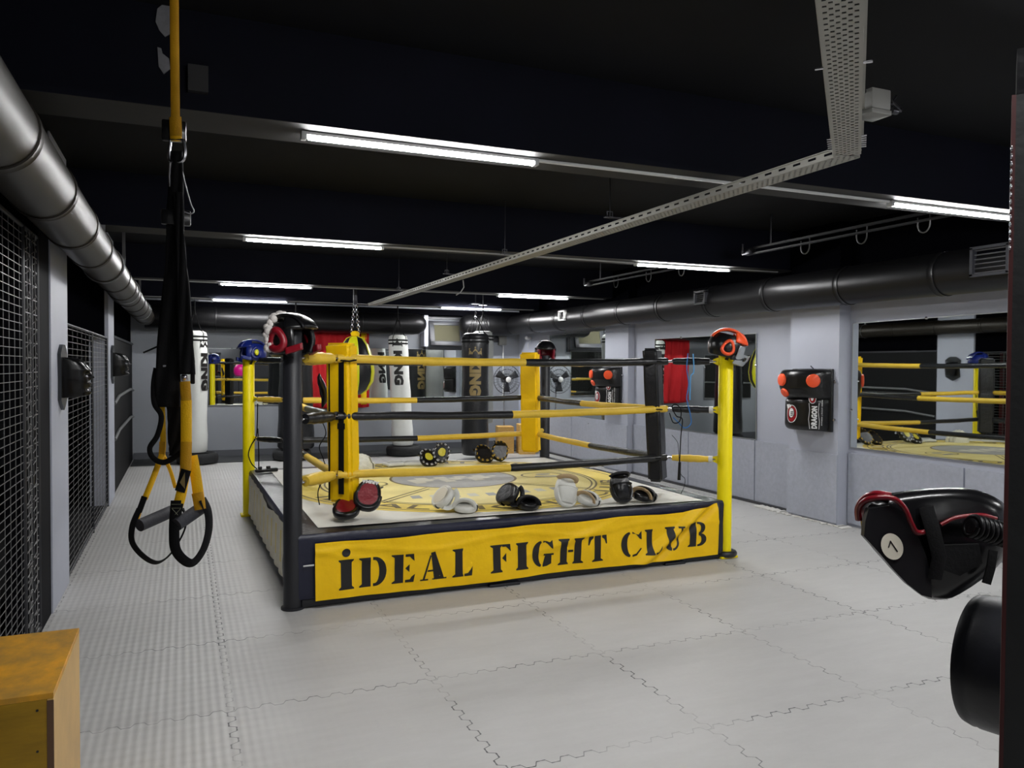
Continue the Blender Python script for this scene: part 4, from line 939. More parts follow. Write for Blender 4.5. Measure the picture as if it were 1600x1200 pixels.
# ---------------------------------------------------------------- focus mitts
def mitt(loc, rot, pad_m, patch_m, back_m, label, group, size=1.0, text=None, strap_m=None, ring_print=False, pk=.70):
    """local: pad face towards -z, glove pocket and strap on +z, fingertips towards +y; rot = spin, tilt, roll, heading in degrees"""
    a_, b_, r_, c_ = [math.radians(q_) for q_ in rot]
    Mr = Matrix.Rotation(c_, 3, 'Z') @ Matrix.Rotation(r_, 3, 'Y') @ Matrix.Rotation(b_, 3, 'X') @ Matrix.Rotation(a_, 3, 'Z')
    t = thing('focus_mitt', label, 'focus mitt', loc, rot=Mr.to_euler(), group=group); s = size
    def bend(x, y, z): return Vector((x, y, z+.9*(x*x)/s+.35*(y*y)/s-.004))
    def outl(a, k=1):
        x = .100*abs(math.cos(a))**.86*(1 if math.cos(a) > 0 else -1); y = .122*abs(math.sin(a))**.9*(1 if math.sin(a) > 0 else -1)
        if y < 0: x *= .90
        return x*k*s, y*k*s
    prof = [(.0, -.018), (.45, -.019), (.72, -.024), (.80, -.0235), (.84, -.0265), (.93, -.024), (.985, -.014), (1.0, .0), (.985, .014), (.93, .022), (.5, .024), (.0, .024)]; NP_ = len(prof)-1
    m = MB(); n = 40
    m.grid(lambda u, v: bend(*outl(u*2*PI, prof[int(round(v*NP_))][0]), prof[int(round(v*NP_))][1]*s), n, NP_)
    bmesh.ops.remove_doubles(m.bm, verts=m.bm.verts[:], dist=.0004); m.build('pad', pad_m, t, smooth=50)
    m = MB(); m.grid(lambda u, v: bend(*outl(u*2*PI, pk*v), (-.0215-.0045*v)*s), n, 5)
    bmesh.ops.remove_doubles(m.bm, verts=m.bm.verts[:], dist=.0004); m.build('target_patch', patch_m, t, smooth=60)
    m = MB()       # finger pocket: arched shell, open towards the wrist
    def shell(u, v):
        a = PI*u; y = (-.020+.115*v)*s; w_ = .076*s*(1-.35*v**2); h = .050*s*(1-.93*v**2.2)
        return Vector((w_*math.cos(a), y, .020*s+h*math.sin(a)**.8))
    m.grid(shell, 20, 10); m.build('glove_pocket', back_m, t, smooth=70, solid=.009*s)
    m = MB(); m.grid(lambda u, v: Vector((.066*s*math.cos(PI*u), (.0+.06*v)*s, .022*s+.040*s*math.sin(PI*u)*(1-v*.7))), 16, 5); m.build('lining', strap_m or back_m, t, smooth=70)
    m = MB(); m.tube([(.080*s*math.cos(PI*k/18), (-.085-.012*math.sin(PI*k/18))*s, .012*s+.060*s*math.sin(PI*k/18)) for k in range(19)], .01, 8, flat=(.019*s, .0045*s), up=(0,0,1)); m.build('wrist_strap', strap_m or back_m, t, smooth=70)
    m = MB(); m.tube([(.082*s*math.cos(PI*k/18), -.022*s, .020*s+.053*s*math.sin(PI*k/18)**.8) for k in range(19)], .006*s, 8); m.build('piping', back_m, t, smooth=70)
    if text:
        m = MB(); put_text(m, text, lambda a, b, wd: bend((.5-a/wd)*.125*s, (-.108+b*.028)*s, -.0275*s), 0, .07, .5); m.build('lettering', WPR, t, smooth=0)
    if ring_print:
        m = MB()
        for k in range(12):
            a = 2*PI*k/12; m.prism([bend(*outl(a-.12, .80), -.0245*s), bend(*outl(a+.12, .80), -.0245*s), bend(*outl(a+.1, .95), -.0225*s), bend(*outl(a-.1, .95), -.0225*s)], (0,0,-.002))
        m.build('rim_print', ring_print, t, smooth=0)
    return t
R = math.radians
ZT = .508
G_ = 'focus mitts lying on the ring floor'
DKR = M('mitt_dark_red', (128,14,30), .35, bump=.1)
mitt((1.085, 5.70, ZT+.092), (0, 205, -6, -12), BLK, DKR, BLK, 'red and black focus mitt lying pad up beside the yellow corner pad', G_, 1.0)
mitt((1.245, 5.70, ZT+.175), (0, 232, 10, -14), BLK, DKR, BLK, 'red and black focus mitt with white lettering leaning on its flat twin', G_, 1.05, text='ARIMA')
CRM = M('mitt_cream', (206,200,182), .5, bump=.1)
mitt((1.85, 5.79, ZT+.115), (0, 8, 128, 16), WHT, CRM, WHT, 'white focus mitt tipped up on edge, left one of the plain white pair', G_)
mitt((2.01, 5.72, ZT+.034), (0, 0, 4, -24), WHT, CRM, WHT, 'white focus mitt lying flat, opening showing, right one of the plain white pair', G_, 1.0)
mitt((2.37, 5.73, ZT+.115), (0, 8, 126, 20), BLK, BLV, BLK, 'plain black focus mitt leaning to the left at the middle of the ring edge', G_)
mitt((2.51, 5.66, ZT+.036), (0, 0, 4, -16), BLK, BLV, BLK, 'plain black focus mitt lying flat at the middle of the ring edge', G_, 1.03)
mitt((2.83, 5.62, ZT+.125), (168, 66, 6, 10), WHT, WHT, WHT, 'white focus mitt with tan lining standing on edge beside the black pair', G_, 1.08, strap_m=M('mitt_tan', (186,160,120), .6))
mitt((3.03, 5.60, ZT+.052), (-60, 14, 8, 10), WHT, CRM, WHT, 'white focus mitt with tan lining lying half open beside its standing twin', G_, 1.0, strap_m=M('mitt_tan'))
mitt((3.34, 5.62, ZT+.125), (172, 64, -4, 8), BLK, BLV, BLK, 'black focus mitt standing on edge near the right corner of the ring', G_, 1.08)
mitt((3.57, 5.62, ZT+.05), (-50, 12, 8, 0), BLK, CRM, BLK, 'black focus mitt with pale lining lying half open near the right corner', G_, 1.05, strap_m=M('mitt_tan'))
BKY = M('mitt_lime', (208,196,60), .4)
mitt((2.55, 8.52, ZT+.085), (0, 222, -4, 4), BLK, BKY, BLK, 'black mitt with lime face lying at the back of the ring, left of its twin', G_, 1.05, ring_print=WPR, pk=.42)
mitt((2.71, 8.55, ZT+.135), (0, 236, 30, -14), BLK, BKY, BLK, 'black mitt with lime face leaning over its twin at the back of the ring', G_, 1.05, ring_print=WPR, pk=.42)
mitt((3.26, 8.62, ZT+.095), (0, 222, -4, 0), BLK, BLV, BLK, 'dark mitt with gold rim print lying at the far right back of the ring', G_, 1.12, ring_print=YSL)
mitt((3.46, 8.62, ZT+.125), (0, 236, 28, -10), BLK, BLV, BLK, 'dark mitt with gold rim print leaning right at the far back of the ring', G_, 1.1, ring_print=YSL)
for i, (x, y, z, rz) in enumerate(((2.19, 8.62, .022, .2), (2.40, 8.60, .022, -.3))):
    t = thing('kick_shield', ('flat white striking pad at the back of the ring floor, left one', 'flat white striking pad at the back of the ring floor, right one')[i], 'punching pad', (x, y, ZT), rz)
    m = MB(); m.box((0,0,z+.002), (.25,.17,.042), 0, .019, seg=4); m.build('pad', WHT, t, smooth=60)
    m = MB(); m.tube([(-.1,0,.044), (-.06,0,.06), (.06,0,.06), (.1,0,.044)], .01, 8, flat=(.02,.003)); m.build('strap', WHT, t)
t = thing('towel', 'crumpled white towel lying behind the yellow corner pad on the ring', 'towel', (1.72, 8.45, ZT))
m = MB(); m.grid(lambda u, v: Vector((.19*math.cos(u*2*PI)*math.sin(v*PI/2)*(1+.15*math.sin(u*31)), .14*math.sin(u*2*PI)*math.sin(v*PI/2)*(1+.12*math.cos(u*25)), (.17*math.cos(v*PI/2)**.8+.035*noise.noise(Vector((math.cos(u*2*PI)*3, math.sin(u*2*PI)*3, v*5))))*(1 if v < .99 else 0)+.0)), 70, 20); m.build('cloth', M('towel_white', (222,220,205), .9, bump=.3, bs=90), t, smooth=80)
# ---------------------------------------------------------------- headgear
def headgear(loc, rot, shell_m, ear_m, crown_m, label, grill=False, size=1.0, trim_m=None, fur=False):
    """local: face opening towards -y, crown up"""
    t = thing('headguard', label, 'headgear', loc, rot=rot, group='headguards hung over the ring posts'); s = size
    def sh(u, v, k=1.0):
        a = -PI/2+(.135+.73*u)*2*PI
        el = (-.50+1.08*v)*1.25
        r = .125*k; return Vector((r*.92*math.cos(a)*math.cos(el), r*1.08*math.sin(a)*math.cos(el), r*1.05*math.sin(el)+.0))*s
    m = MB(); m.grid(lambda u, v: sh(u, v), 34, 18); m.build('shell', shell_m, t, smooth=80, solid=.024*s)
    m = MB()
    def br(u, v): a = -PI/2+(u-.5)*2.5; el = .34+.62*v; r = .130 if fur else .139; return Vector((r*.92*math.cos(a)*math.cos(el), r*1.08*math.sin(a)*math.cos(el), r*1.05*math.sin(el)))*s
    m.grid(br, 18, 6); m.build('brow_pad', crown_m, t, smooth=80, solid=.024*s)
    m = MB(); m.grid(lambda u, v: Vector((.128*s*math.sin((v-.5)*1.1), .14*s*math.sin((u-.5)*2.6), .142*s*math.cos((u-.5)*2.4)*math.cos((v-.5)*.8))), 20, 8); m.build('crown_pad', crown_m, t, smooth=80, solid=.016*s)
    for sx in (-1, 1):
        m = MB(); c = Vector((sx*.118, .0, -.005))*s; m.tube([c+Vector((sx*(.008-.010*abs(math.cos(a))), .040*math.cos(a)*(1-.35*math.sin(a)), .052*math.sin(a)))*s*(1.0) for a in [2*PI*k/24 for k in range(24)]], (.022 if fur else .013)*s, 8, closed=True); m.build('ear_ring', ear_m, t, smooth=80)
        m = MB(); m.ell(c+Vector((sx*.0,0,0)), (.012*s, .03*s, .04*s), 0, 12, 8); m.build('ear_pad', BLK, t)
        m = MB(); m.grid(lambda u, v: Vector((sx*(.112-.035*u), (-.045-.085*u), -.055-.035*v+.02*u))*s, 8, 5); m.build('cheek_pad', trim_m or shell_m, t, smooth=80, solid=.026*s)
    m = MB(); m.tube([(sx_*.105*s, -.02*s, -.07*s-(.05*s*(1-abs(sx_)))) for sx_ in [k/6 for k in range(-6, 7)]], .01, 8, flat=(.012*s, .003*s)); m.build('chin_strap', BLS, t)
    if fur:
        m = MB()
        for k in range(40):
            a = PI*1.25*(k/39)-PI*.125; c = Vector((-.126*math.cos(a), .055+.012*math.sin(k*2.3), .146*math.sin(a)))*s; m.ell(c, (.019*s*random.uniform(.7,1.3),)*3, 0, 8, 6)
        m.build('fleece_edge', M('fleece_white', (225,220,215), .9, bump=.4, bs=200), t, smooth=80)
    if grill:
        m = MB(); gm = M('clear_visor', (170,175,178), .12, .5)
        def gf(u, v): a = -PI/2+(u-.5)*2.3; el = -.80+1.0*v; r = .168; return Vector((r*.78*math.cos(a)*math.cos(el*.8), r*1.12*math.sin(a)*math.cos(el*.8)*1.0, r*math.sin(el)*.95))*s
        G = [[m.bm.verts.new(gf(i/20, j/14)) for j in range(15)] for i in range(21)]
        def hole(i, j):
            if j >= 9 and 3 <= i <= 16 and not (9 <= i <= 10 and j == 9): return True
            return (4 <= j <= 6 and i in (4, 5, 14, 15)) or (2 <= j <= 3 and i in (9, 10)) or (j == 5 and i in (8, 11))
        for i in range(20):
            for j in range(14):
                if not hole(i, j): m.bm.faces.new((G[i][j], G[i+1][j], G[i+1][j+1], G[i][j+1]))
        m.build('face_cage', gm, t, smooth=80, solid=.008, sub=1)
    return t
hb = headgear((PS['BL'][0]+.035, PS['BL'][1]-.02, 1.76), (R(-4), R(-8), R(-75)), BLU, BLU, BLU, 'blue headguard with yellow ear badge on the far left yellow ring post', size=1.05, trim_m=BLU)
m = MB(); m.ell((.150,-.0,-.005), (.010,.022,.032), 0, 12, 8); m.build('ear_badge', M('lime_yellow_vinyl'), hb)
headgear((PS['FL'][0]-.012, PS['FL'][1]+.0, 1.81), (R(-6), R(0), R(46)), BLK, DKR, BLK, 'red black and white headguard on the black front left ring post', size=1.2, trim_m=DKR, fur=True)
headgear((PS['FR'][0]-.0, PS['FR'][1]-.01, 1.815), (R(16), R(0), R(58)), BLK, ORG, ORG, 'orange and black headguard with clear face cage on the front right yellow post', grill=True, size=1.1, trim_m=BLK)
headgear((PS['BR'][0]+.0, PS['BR'][1], 1.82), (R(8), 0, R(-14)), M('mitt_maroon', (120,16,38), .35), BLK, BLK, 'dark red headguard on the black back right ring post', size=1.0)
# ---------------------------------------------------------------- skipping ropes and cords
def cord(name, pts, r, mat, label, cat, handles=None, grp=None, n=8):
    P = smooth_poly(pts, n); m = MB(); m.tube(P, r, 6)
    if not handles: return tag(m.build(name, mat), label, cat, grp)
    t = thing(name, label, cat, P[0], group=grp)
    m2 = m; 
    for v in m2.bm.verts: v.co -= P[0]
    m2.build('cord', mat, t)
    for h in handles:
        a, b_ = Vector(h[0])-P[0], Vector(h[1])-P[0]; q = MB(); q.cyl(a, b_, .012, .014, 12); q.build('handle', BLK, t)
    return t
BC = M('blue_cord', (40,110,180), .4)
rx = lambda u, v, k=.45: tuple(Vector((*PS['FR'], 0)).lerp(Vector((*RC['FR'], 0)), k)[:2])+(0,)
def fr(u, v, d=5.62): t_ = (d)/ray(u, v).y; return CAM+ray(u, v)*t_
cord('skipping_rope', [fr(1075,552), fr(1073,575), fr(1076,600), fr(1073,622), fr(1078,645,5.60), fr(1080,660,5.6), fr(1075,667,5.6), fr(1068,668,5.6), fr(1060,660,5.6), fr(1052,652,5.6)], .005, BC, 'blue skipping rope looped over the upper rope at the right corner', 'skipping rope', grp=None)
cord('skipping_rope', [fr(1083,553,5.63), fr(1084,580,5.63), fr(1079,590,5.63), fr(1078,625,5.63)], .006, M('pale_blue_cord', (90,160,215), .4), 'short pale blue cord hanging right of the longer blue skipping rope', 'skipping rope')
cord('skipping_rope', [fr(1046,645,5.58), fr(1052,660,5.58), fr(1062,658,5.58), fr(1064,640,5.58), fr(1056,632,5.58), fr(1050,636,5.58), fr(1057,650,5.58), fr(1066,655,5.58), fr(1064,680,5.58), fr(1062,720,5.58), fr(1062,742,5.58)], .005, BLS, 'black skipping rope tangled round the middle rope with its handle hanging down', 'skipping rope', handles=[(fr(1062,722,5.58), fr(1061,750,5.58))])
cord('thin_cable', [fr(1050,680,5.6), fr(1058,690,5.6), fr(1060,700,5.6), fr(1063,738,5.6), fr(1070,748,5.6), fr(1069,760,5.6), fr(1064,771,5.6)], .0025, BLS, 'thin black cable curling down to the canvas at the right corner', 'cable')
pb = Vector((PS['BL'][0], PS['BL'][1], 0))
cord('power_cable', [pb+Vector((.09,-.04,1.22)), pb+Vector((.085,-.05,1.0)), pb+Vector((.07,-.07,.86)), pb+Vector((.02,-.10,.78)), pb+Vector((-.01,-.10,.68)), pb+Vector((.02,-.13,.58)), pb+Vector((.07,-.2,.53))], .006, BLS, 'black power cable curling down the far left yellow ring post', 'cable')
cord('power_cable', [pb+Vector((.09,-.05,.95)), pb+Vector((.095,-.1,.7)), pb+Vector((.09,-.16,.535))], .006, BLS, 'straight black cable beside the far left yellow post ending in a plug', 'cable')
t = thing('power_strip', 'small black power strip lying on the ring apron by the far left post', 'power strip', (.80, 8.62, ZD+.006), .3)
m = MB(); m.box((0,0,.02), (.24,.06,.036), 0, .01); m.build('strip_body', BLK, t)
for k in (-.07, .02): m = MB(); m.box((k,0,.05), (.04,.035,.03), 0, .008); m.build('plug', BLP, t)
# black strap things hanging behind the front left pad
t = thing('hand_wrap', 'black strap bundle hanging behind the yellow front left corner pad', 'strap', (1.0, 6.25, 1.40))
m = MB(); m.grid(lambda u, v: Vector(((.032+.012*noise.noise(Vector((u*4,v*6,0))))*math.cos(u*2*PI)*math.sin(v*PI)**.7+.02*math.sin(v*5), .03*math.sin(u*2*PI)*math.sin(v*PI)**.7, -.1+.28*v)), 16, 18); m.build('wrap', BLK, t, smooth=80)
m = MB(); m.tube(smooth_poly([(0,0,-.2), (.03,0,-.3), (-.02,0,-.4), (.01,0,-.5), (.03,0,-.6), (-.03,0,-.75), (-.02,0,-.86)]), .009, 6, flat=(.01,.003)); m.build('tail', BLS, t)
# ---------------------------------------------------------------- suspension trainer (front left)
DT = 2.55
STY = M('strap_yellow', (246,190,10), .6, bump=.15, bs=200); STO = M('strap_ochre', (200,146,8), .65, bump=.15, bs=200); FOAM = M('grip_foam', (52,53,60), .65, bump=.1, bs=120); 
t0 = at(272, 200, DT); t = thing('suspension_trainer', 'yellow and black suspension trainer straps with two loop handles hanging at the left', 'suspension trainer', t0)
def q(u, v, d=DT): return at(u, v, d)-t0
def strap(pts, w_, mat, name='strap', th=.0025, up=None, parent=t, n=6):
    P = smooth_poly([Vector(p) for p in pts], n); m = MB(); m.tube(P, .01, 8, flat=(w_/2, th), up=up or -FW); return m.build(name, mat, parent, smooth=60)
top = q(272, -20); strap([Vector((top.x, top.y, ZC-t0.z)), q(272, -20), q(273, 90), q(274, 185)], .030, STO, 'anchor_strap')
strap([q(274,183), q(275,214)], .040, STO, 'anchor_loop', .004); strap([q(275,213), q(275,221)], .038, STY, 'anchor_stitch', .005)
m = MB(); m.box((top.x, top.y, ZC-t0.z-.02), (.1,.1,.03), 0, .004); m.build('ceiling_anchor', STL, t)
m = MB(); pp = [q(266,222), q(264,245), q(268,252), q(284,252), q(289,240), q(287,222), q(284,219), q(268,219)]; m.tube(smooth_poly(pp+[pp[0]], 4), .0055, 8); m.tube([q(267,250), q(265,275), q(266,292)], .004, 6); m.build('carabiner', CHR, t)
m = MB(); m.tube(smooth_poly([q(285,268), q(290,290), q(298,318), q(303,330), q(297,334), q(286,332), q(287,350), q(284,365), q(287,420), q(290,470), q(293,520)]), .0022, 6); m.build('white_cord', M('pale_cord', (150,150,155), .5), t)
# black webbing bundle
def bundle(pts, mat, name, dz=0):
    m = MB(); P = pts; n_p = len(P); m.grid(lambda u, v: q(*(lambda i, f: (P[i][0]*(1-f)+P[min(i+1, n_p-1)][0]*f+((P[i][2]*(1-f)+P[min(i+1, n_p-1)][2]*f)*(v-.5)), P[i][1]*(1-f)+P[min(i+1, n_p-1)][1]*f))(min(int(u*(n_p-1)), n_p-2), u*(n_p-1)-min(int(u*(n_p-1)), n_p-2)), DT+dz+.004*math.sin(v*9+u*14)), 40, 8)
    return m.build(name, mat, t, solid=.008, smooth=70)
bundle([(275,236,18), (275,300,22), (272,345,24), (272,400,26), (268,470,30), (264,540,36), (262,600,40), (262,636,38)], BLS, 'black_webbing')
bundle([(278,300,14), (282,380,12), (286,450,18), (290,520,22), (292,585,24)], BLS, 'black_webbing', -.03)
bundle([(273,600,30), (274,640,26), (275,690,22), (272,712,14)], BLS, 'black_webbing', .03)
for pq, dq in ((q(275,340), (.09,.02,.05)), (q(272,205,DT+.03), (.075,.02,.07))): m = MB(); m.box(pq, dq, 0, .006); m.build('buckle', BLK, t)
strap([q(244,575), q(240,600), q(241,630), q(252,650), q(246,680), q(234,700), q(240,716), q(258,722), q(285,706)], .018, BLS, 'loose_tail', .002)
strap([q(224,551), q(238,545), q(252,539)], .006, BLS, 'loose_tail', .002)
strap([q(255,572), q(275,570), q(288,562)], .006, M('pale_cord'), 'cord_tie', .002)
m = MB(); m.box(q(297,572), (.03,.02,.05), 0, .006); m.build('buckle', BLU, t)
m = MB(); m.box(q(301,588), (.014,.02,.05), 0, .004); m.build('strap_tab', BLS, t)
m = MB(); m.box(q(288,590), (.02,.02,.02), 0, .004); m.build('buckle', CHR, t)
# right handle (front)
D1 = DT-.05
strap([q(289,596,D1), q(291,626,D1)], .034, STO, 'yellow_strap', .003); strap([q(291,625,D1), q(291,692,D1)], .036, STY, 'yellow_strap', .0028); strap([q(291,690,D1), q(290,734,D1)], .037, STO, 'yellow_strap', .004)
strap([q(290,730,D1), q(283,772,D1), q(275,800,D1)], .034, STY, 'yellow_strap'); strap([q(291,734,D1-.004), q(281,768,D1-.004)], .033, BLS, 'printed_label', .003)
strap([q(300,712,D1+.02), q(306,745,D1+.02), q(313,795,D1+.02)], .036, STY, 'yellow_strap'); strap([q(308,770,D1+.015), q(313,796,D1+.015)], .037, STO, 'yellow_strap', .003)
m = MB(); c0 = q(286,752,D1-.012); m.prism([c0+RT*.006+UP*.028, c0+RT*.006-UP*.024, c0-RT*.010-UP*.004], -FW*.001); m.build('label_print', GOLD, t, smooth=0)
strap([q(275,782,D1-.003), q(272,830,D1-.02), q(276,862,D1-.02), q(298,880,D1), q(316,862,D1+.03), q(326,830,D1+.04), q(325,800,D1+.03), q(316,780,D1+.02)], .034, BLS, 'foot_loop', .003, n=8)
strap([q(278,786,D1-.006), q(275,803,D1-.008)], .036, BLS, 'stitched_patch', .004)
m = MB(); 
for a, b_ in (((269,795),(282,809)), ((282,795),(269,809)), ((268,794),(283,794)), ((268,788),(283,788))): m.tube([q(*a, D1-.014), q(*b_, D1-.014)], .0008, 4)
m.build('stitching', M('thread_grey', (130,130,110), .6), t)
m = MB(); m.tube([q(276,820,D1-.02), q(314,794,D1+.06)], .0205, 20); m.build('foam_grip', FOAM, t)
# left handle (behind)
D2 = DT+.06
strap([q(253,634,D2), q(255,690,D2), q(253,712,D2)], .020, STY, 'yellow_strap'); strap([q(254,690,D2), q(253,714,D2)], .022, STO, 'yellow_strap', .004)
strap([q(254,708,D2), q(240,745,D2-.03), q(226,780,D2-.05)], .020, STY, 'yellow_strap'); strap([q(254,708,D2), q(266,735,D2+.03), q(274,762,D2+.06)], .013, STY, 'yellow_strap')
strap([q(225,776,D2-.05), q(213,812,D2-.06)], .018, STY, 'yellow_strap'); strap([q(226,776,D2-.056), q(217,800,D2-.062)], .020, BLS, 'stitched_patch', .004)
m = MB(); m.tube([q(218,821,D2-.07), q(268,799,D2+.05)], .0205, 20); m.build('foam_grip', FOAM, t)
strap([q(218,795,D2-.06), q(207,822,D2-.07), q(207,848,D2-.06), q(225,870,D2-.04), q(246,879,D2), q(266,866,D2+.05), q(284,838,D2+.07), q(291,815,D2+.07), q(286,795,D2+.06)], .020, BLS, 'foot_loop', .003, n=8)
# ---------------------------------------------------------------- plyo box at the lower left
pc = [atZ(122,982,.6), atZ(80,1083,.6)]
t = thing('plyometric_box', 'worn yellow wooden jump box in the lower left corner', 'wooden box', (0,0,0))
YWD = M('worn_yellow_top', (178,140,66), .5, var=.22, vs=5, stretch=(1.6,1.2,1), rgb2=(236,166,8)); WSD = M('varnished_wood', (205,165,95), .4, var=.12, vs=4, stretch=(8,1.2,1.2)); WFR = M('yellow_stained_wood', (158,122,18), .42, var=.18, vs=5, stretch=(1,1,6))
X1, Y0, Y1, X0, HB = -.385, 2.82, 3.48, -.79, .6
for nm, a, b_, mt in (('top_panel', (X0,Y0,HB-.018), (X1,Y1,HB), YWD), ('side_panel', (X1-.018,Y0,0), (X1,Y1,HB-.018), WSD), ('front_panel', (X0,Y0,0), (X1-.018,Y0+.018,HB-.018), WFR), ('back_panel', (X0,Y1-.018,0), (X1-.018,Y1,HB-.018), WFR), ('side_panel', (X0,Y0+.018,0), (X0+.018,Y1-.018,HB-.018), WSD)):
    c = [(a[i]+b_[i])/2 for i in range(3)]; d = [b_[i]-a[i] for i in range(3)]; m = MB(); m.box((0,0,0), d, 0, .0015); m.build(nm, mt, t, loc=c, smooth=0)
m = MB(); m.box((X1-.009, Y0-.0008, .29), (.019, .0016, .575)); m.build('edge_band', M('ply_edge', (96,70,50), .6), t, smooth=0)
m = MB()
for p in ((-.43,.55), (-.43,.42), (-.43,.2)): m.cyl((p[0], Y0-.002, p[1]), (p[0], Y0+.001, p[1]), .004, n=10)
m.build('screw', STL, t)
t.location = (-.585, 3.15, 0)
for o in KIDS(t): o.location = Vector(o.location)-Vector((-.585, 3.15, 0))
# ---------------------------------------------------------------- boxing machine frame and pads at the right edge
FD = 1.05; fb = at(1562, 1190, FD); ft = at(1578, 150, FD)
tf = thing('machine_post', 'tall black steel post with a dark red edge at the right border', 'post', (fb.x, fb.y, 0))
hy = Vector((ray(1562,600).x, ray(1562,600).y, 0)).normalized(); hx = Vector((hy.y, -hy.x, 0))
def loc_(a, b_, z): return hx*a+hy*b_+Vector((0,0,z))
m = MB(); m.prism([loc_(.004,0,0), loc_(.16,0,0), loc_(.16,.08,0), loc_(.004,.08,0)], (0,0,2.0)); m.build('upright', M('post_black', (22,23,24), .5, bump=.05), tf, smooth=0)
m = MB(); m.prism([loc_(-.001,-.002,0), loc_(.004,-.002,0), loc_(.004,.03,0), loc_(-.001,.03,0)], (0,0,2.0)); m.build('edge_strip', M('dark_red_edge', (58,20,20), .5), tf, smooth=0)
m = MB(); m.prism([loc_(.004,.0,2.0), loc_(.2,.0,2.0), loc_(.2,.08,2.0), loc_(.004,.08,2.0)], (0,0,.06)); m.build('top_cap', BLK, tf, smooth=0)
m = MB()
for k in range(14): m.ell(loc_(.0, -.003, 1.80+k*.010), (.0014,.0014,.0035), 0, 8, 6)
m.build('edge_glints', CHR, tf)  # tiny chrome beads standing in for glints of light on the post edge
m = MB(); m.prism([loc_(-.02,-.05,0), loc_(.3,-.05,0), loc_(.3,.3,0), loc_(-.02,.3,0)], (0,0,.03)); m.build('base_plate', BLP, tf, smooth=0)
# pad with the number
PD = 1.30
tp = thing('punching_arm_pad', 'shiny black boxing machine pad with number seven badge and red piping', 'punching pad', at(1455, 850, PD+.08)); o0 = Vector(tp.location)
def k_(u, v, d=PD): return at(u, v, d)-o0
LG = M('glossy_black_leather', (11,11,13), .24, spec=.35, bump=.06, bs=14)
out = [(1344,806),(1350,785),(1372,774),(1440,764),(1500,762),(1540,770),(1575,795),(1578,850),(1556,888),(1500,928),(1470,937),(1440,931),(1400,896),(1352,842)]
m = MB(); b = bmesh.new(); cx, cy = 1460, 850
def shr(f): return [(cx+(x-cx)*f, cy+(y-cy)*f) for x, y in out]
lay = [(shr(.80), PD-.005), (shr(.93), PD+.004), (shr(1.0), PD+.03), (shr(1.0), PD+.11), (shr(.94), PD+.15), (shr(.75), PD+.165)]
rings = []
for pts, d in lay:
    P = smooth_poly([k_(x, y, d) for x, y in pts+[pts[0]]], 3)[:-1]; rings.append([b.verts.new(p) for p in P])
for i in range(len(rings)-1):
    n = len(rings[0])
    for j in range(n): b.faces.new((rings[i][j], rings[i][(j+1) % n], rings[i+1][(j+1) % n], rings[i+1][j]))
b.faces.new(rings[0][::-1]); b.faces.new(rings[-1]); m.add(b); m.build('pad_body', LG, tp, smooth=50)
# left cover facet with badge
m = MB(); fac = [(1350,838),(1352,815),(1357,795),(1390,790),(1412,799),(1432,832),(1448,870),(1455,905),(1456,934),(1440,930),(1418,913),(1395,889),(1372,862)]
m.prism([k_(cx+(x-cx)*1.0, y, PD-.010) for x, y in fac], FW*.012); m.build('side_cover', M('soft_black_vinyl', (22,22,25), .36, bump=.22, bs=9), tp, smooth=30)
m = MB(); c0 = k_(1394,854,PD-.0125); a1 = (RT*math.cos(R(-66))+UP*math.sin(R(-66))); a2 = (RT*math.cos(R(24))+UP*math.sin(R(24)))
m.bm.faces.new([m.bm.verts.new(c0+a1*.0225*math.cos(2*PI*k/32)+a2*.0175*math.sin(2*PI*k/32)-FW*.0) for k in range(32)])
def stroke(p, q_, w_):
    p, q_ = k_(*p, PD-.0130), k_(*q_, PD-.0130); d = (q_-p).normalized(); nn = d.cross(FW).normalized()*w_; p -= d*w_; q_ += d*w_; m.poly([p-nn, q_-nn, q_+nn, p+nn], 1)
stroke((1388.5,855), (1391.5,846), .0011); stroke((1391.5,846), (1402,861.5), .0011)
m.build('number_badge', [M('badge_cream', (222,216,200), .4), INK], tp, smooth=0)
RP_ = M('red_piping', (112,12,24), .3)
m = MB(); m.tube(smooth_poly([k_(*p) for p in ((1343,812,PD+.02), (1342,795,PD+.015), (1352,782,PD), (1375,777,PD-.012), (1398,780,PD-.016), (1414,795,PD-.018), (1424,818,PD-.018), (1433,832,PD-.016), (1450,830,PD-.014))], 6), .0045, 8)
m.tube(smooth_poly([k_(*p) for p in ((1470,820,PD-.012), (1490,810,PD-.012), (1512,806,PD-.012), (1535,805,PD-.01), (1556,810,PD-.0))], 6), .0035, 8)
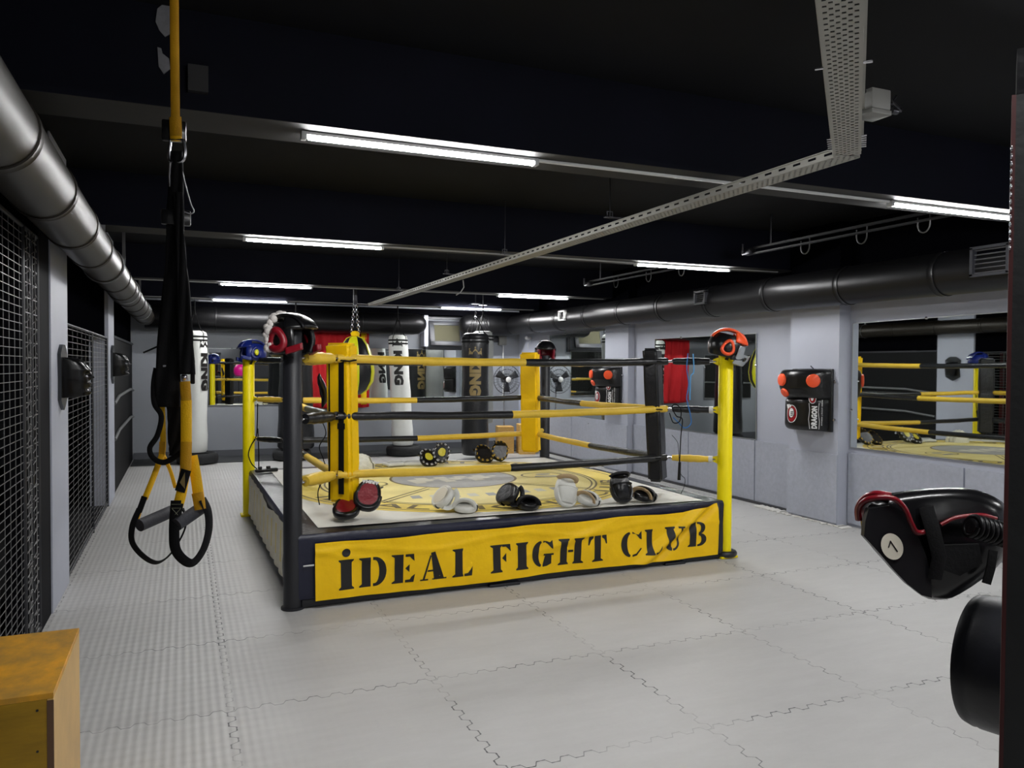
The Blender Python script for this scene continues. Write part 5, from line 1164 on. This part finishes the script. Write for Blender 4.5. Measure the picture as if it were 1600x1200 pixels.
m.tube(smooth_poly([k_(*p) for p in ((1342,812,PD+.03), (1341,795,PD+.04), (1350,779,PD+.03), (1368,772,PD+.01), (1392,775,PD-.006))], 6), .006, 8); m.build('red_piping', RP_, tp, smooth=80)
m = MB(); m.tube([k_(1447,792,PD-.010), k_(1458,830,PD-.020), k_(1468,870,PD-.018), k_(1460,905,PD-.012)], .01, 8, flat=(.0125,.0015), up=-FW); m.build('strap', BLS, tp)
m = MB(); m.tube([k_(1552,860,PD-.016), k_(1548,888,PD-.018), k_(1541,912,PD-.018)], .01, 8, flat=(.008,.0015), up=-FW); m.build('hanging_strap', BLS, tp)
m = MB(); m.prism([k_(x, y, PD-.012) for x, y in ((1476,852),(1530,850),(1535,880),(1500,900),(1472,890))], FW*.006); m.build('pocket', BLS, tp, smooth=0)
m = MB(); P = []
a, b_ = k_(1516,821,PD-.06), k_(1575,838,PD-.05); dd = (b_-a); dn = dd.normalized(); e1 = dn.cross(UP).normalized(); e2 = dn.cross(e1)
for k in range(161): an = 2*PI*k/20; P.append(a+dd*k/160+e1*.0165*math.cos(an)+e2*.0165*math.sin(an))
m.tube(P, .0038, 8); m.build('spring', M('spring_black', (20,20,22), .35, .5), tp, smooth=80)
m = MB(); m.cyl(a, b_, .012, n=12); m.build('spring_core', BLK, tp)
# round roller pad below
c1 = at(1600, 1047, 1.44); tr = thing('roller_pad', 'large round black cylinder pad on the right post below the numbered pad', 'punching pad', c1)
ax_ = (-RT*math.cos(R(50))+FW*math.sin(R(50))).normalized(); b = MB()
b.lathe([(.02,-.16), (.121,-.155), (.124,-.12), (.125,.0), (.124,.055), (.121,.064), (.123,.068), (.119,.082), (.1,.088), (.02,.09)], 56)
qt = Vector((0,0,1)).rotation_difference(ax_); bmesh.ops.transform(b.bm, matrix=qt.to_matrix().to_4x4(), verts=b.bm.verts); b.build('roller', M('roller_vinyl', (20,21,27), .42, bump=.03), tr, smooth=50)
m = MB(); m.cyl(-ax_*.1, -ax_*.26, .03, n=14); m.build('arm', BLP, tr)
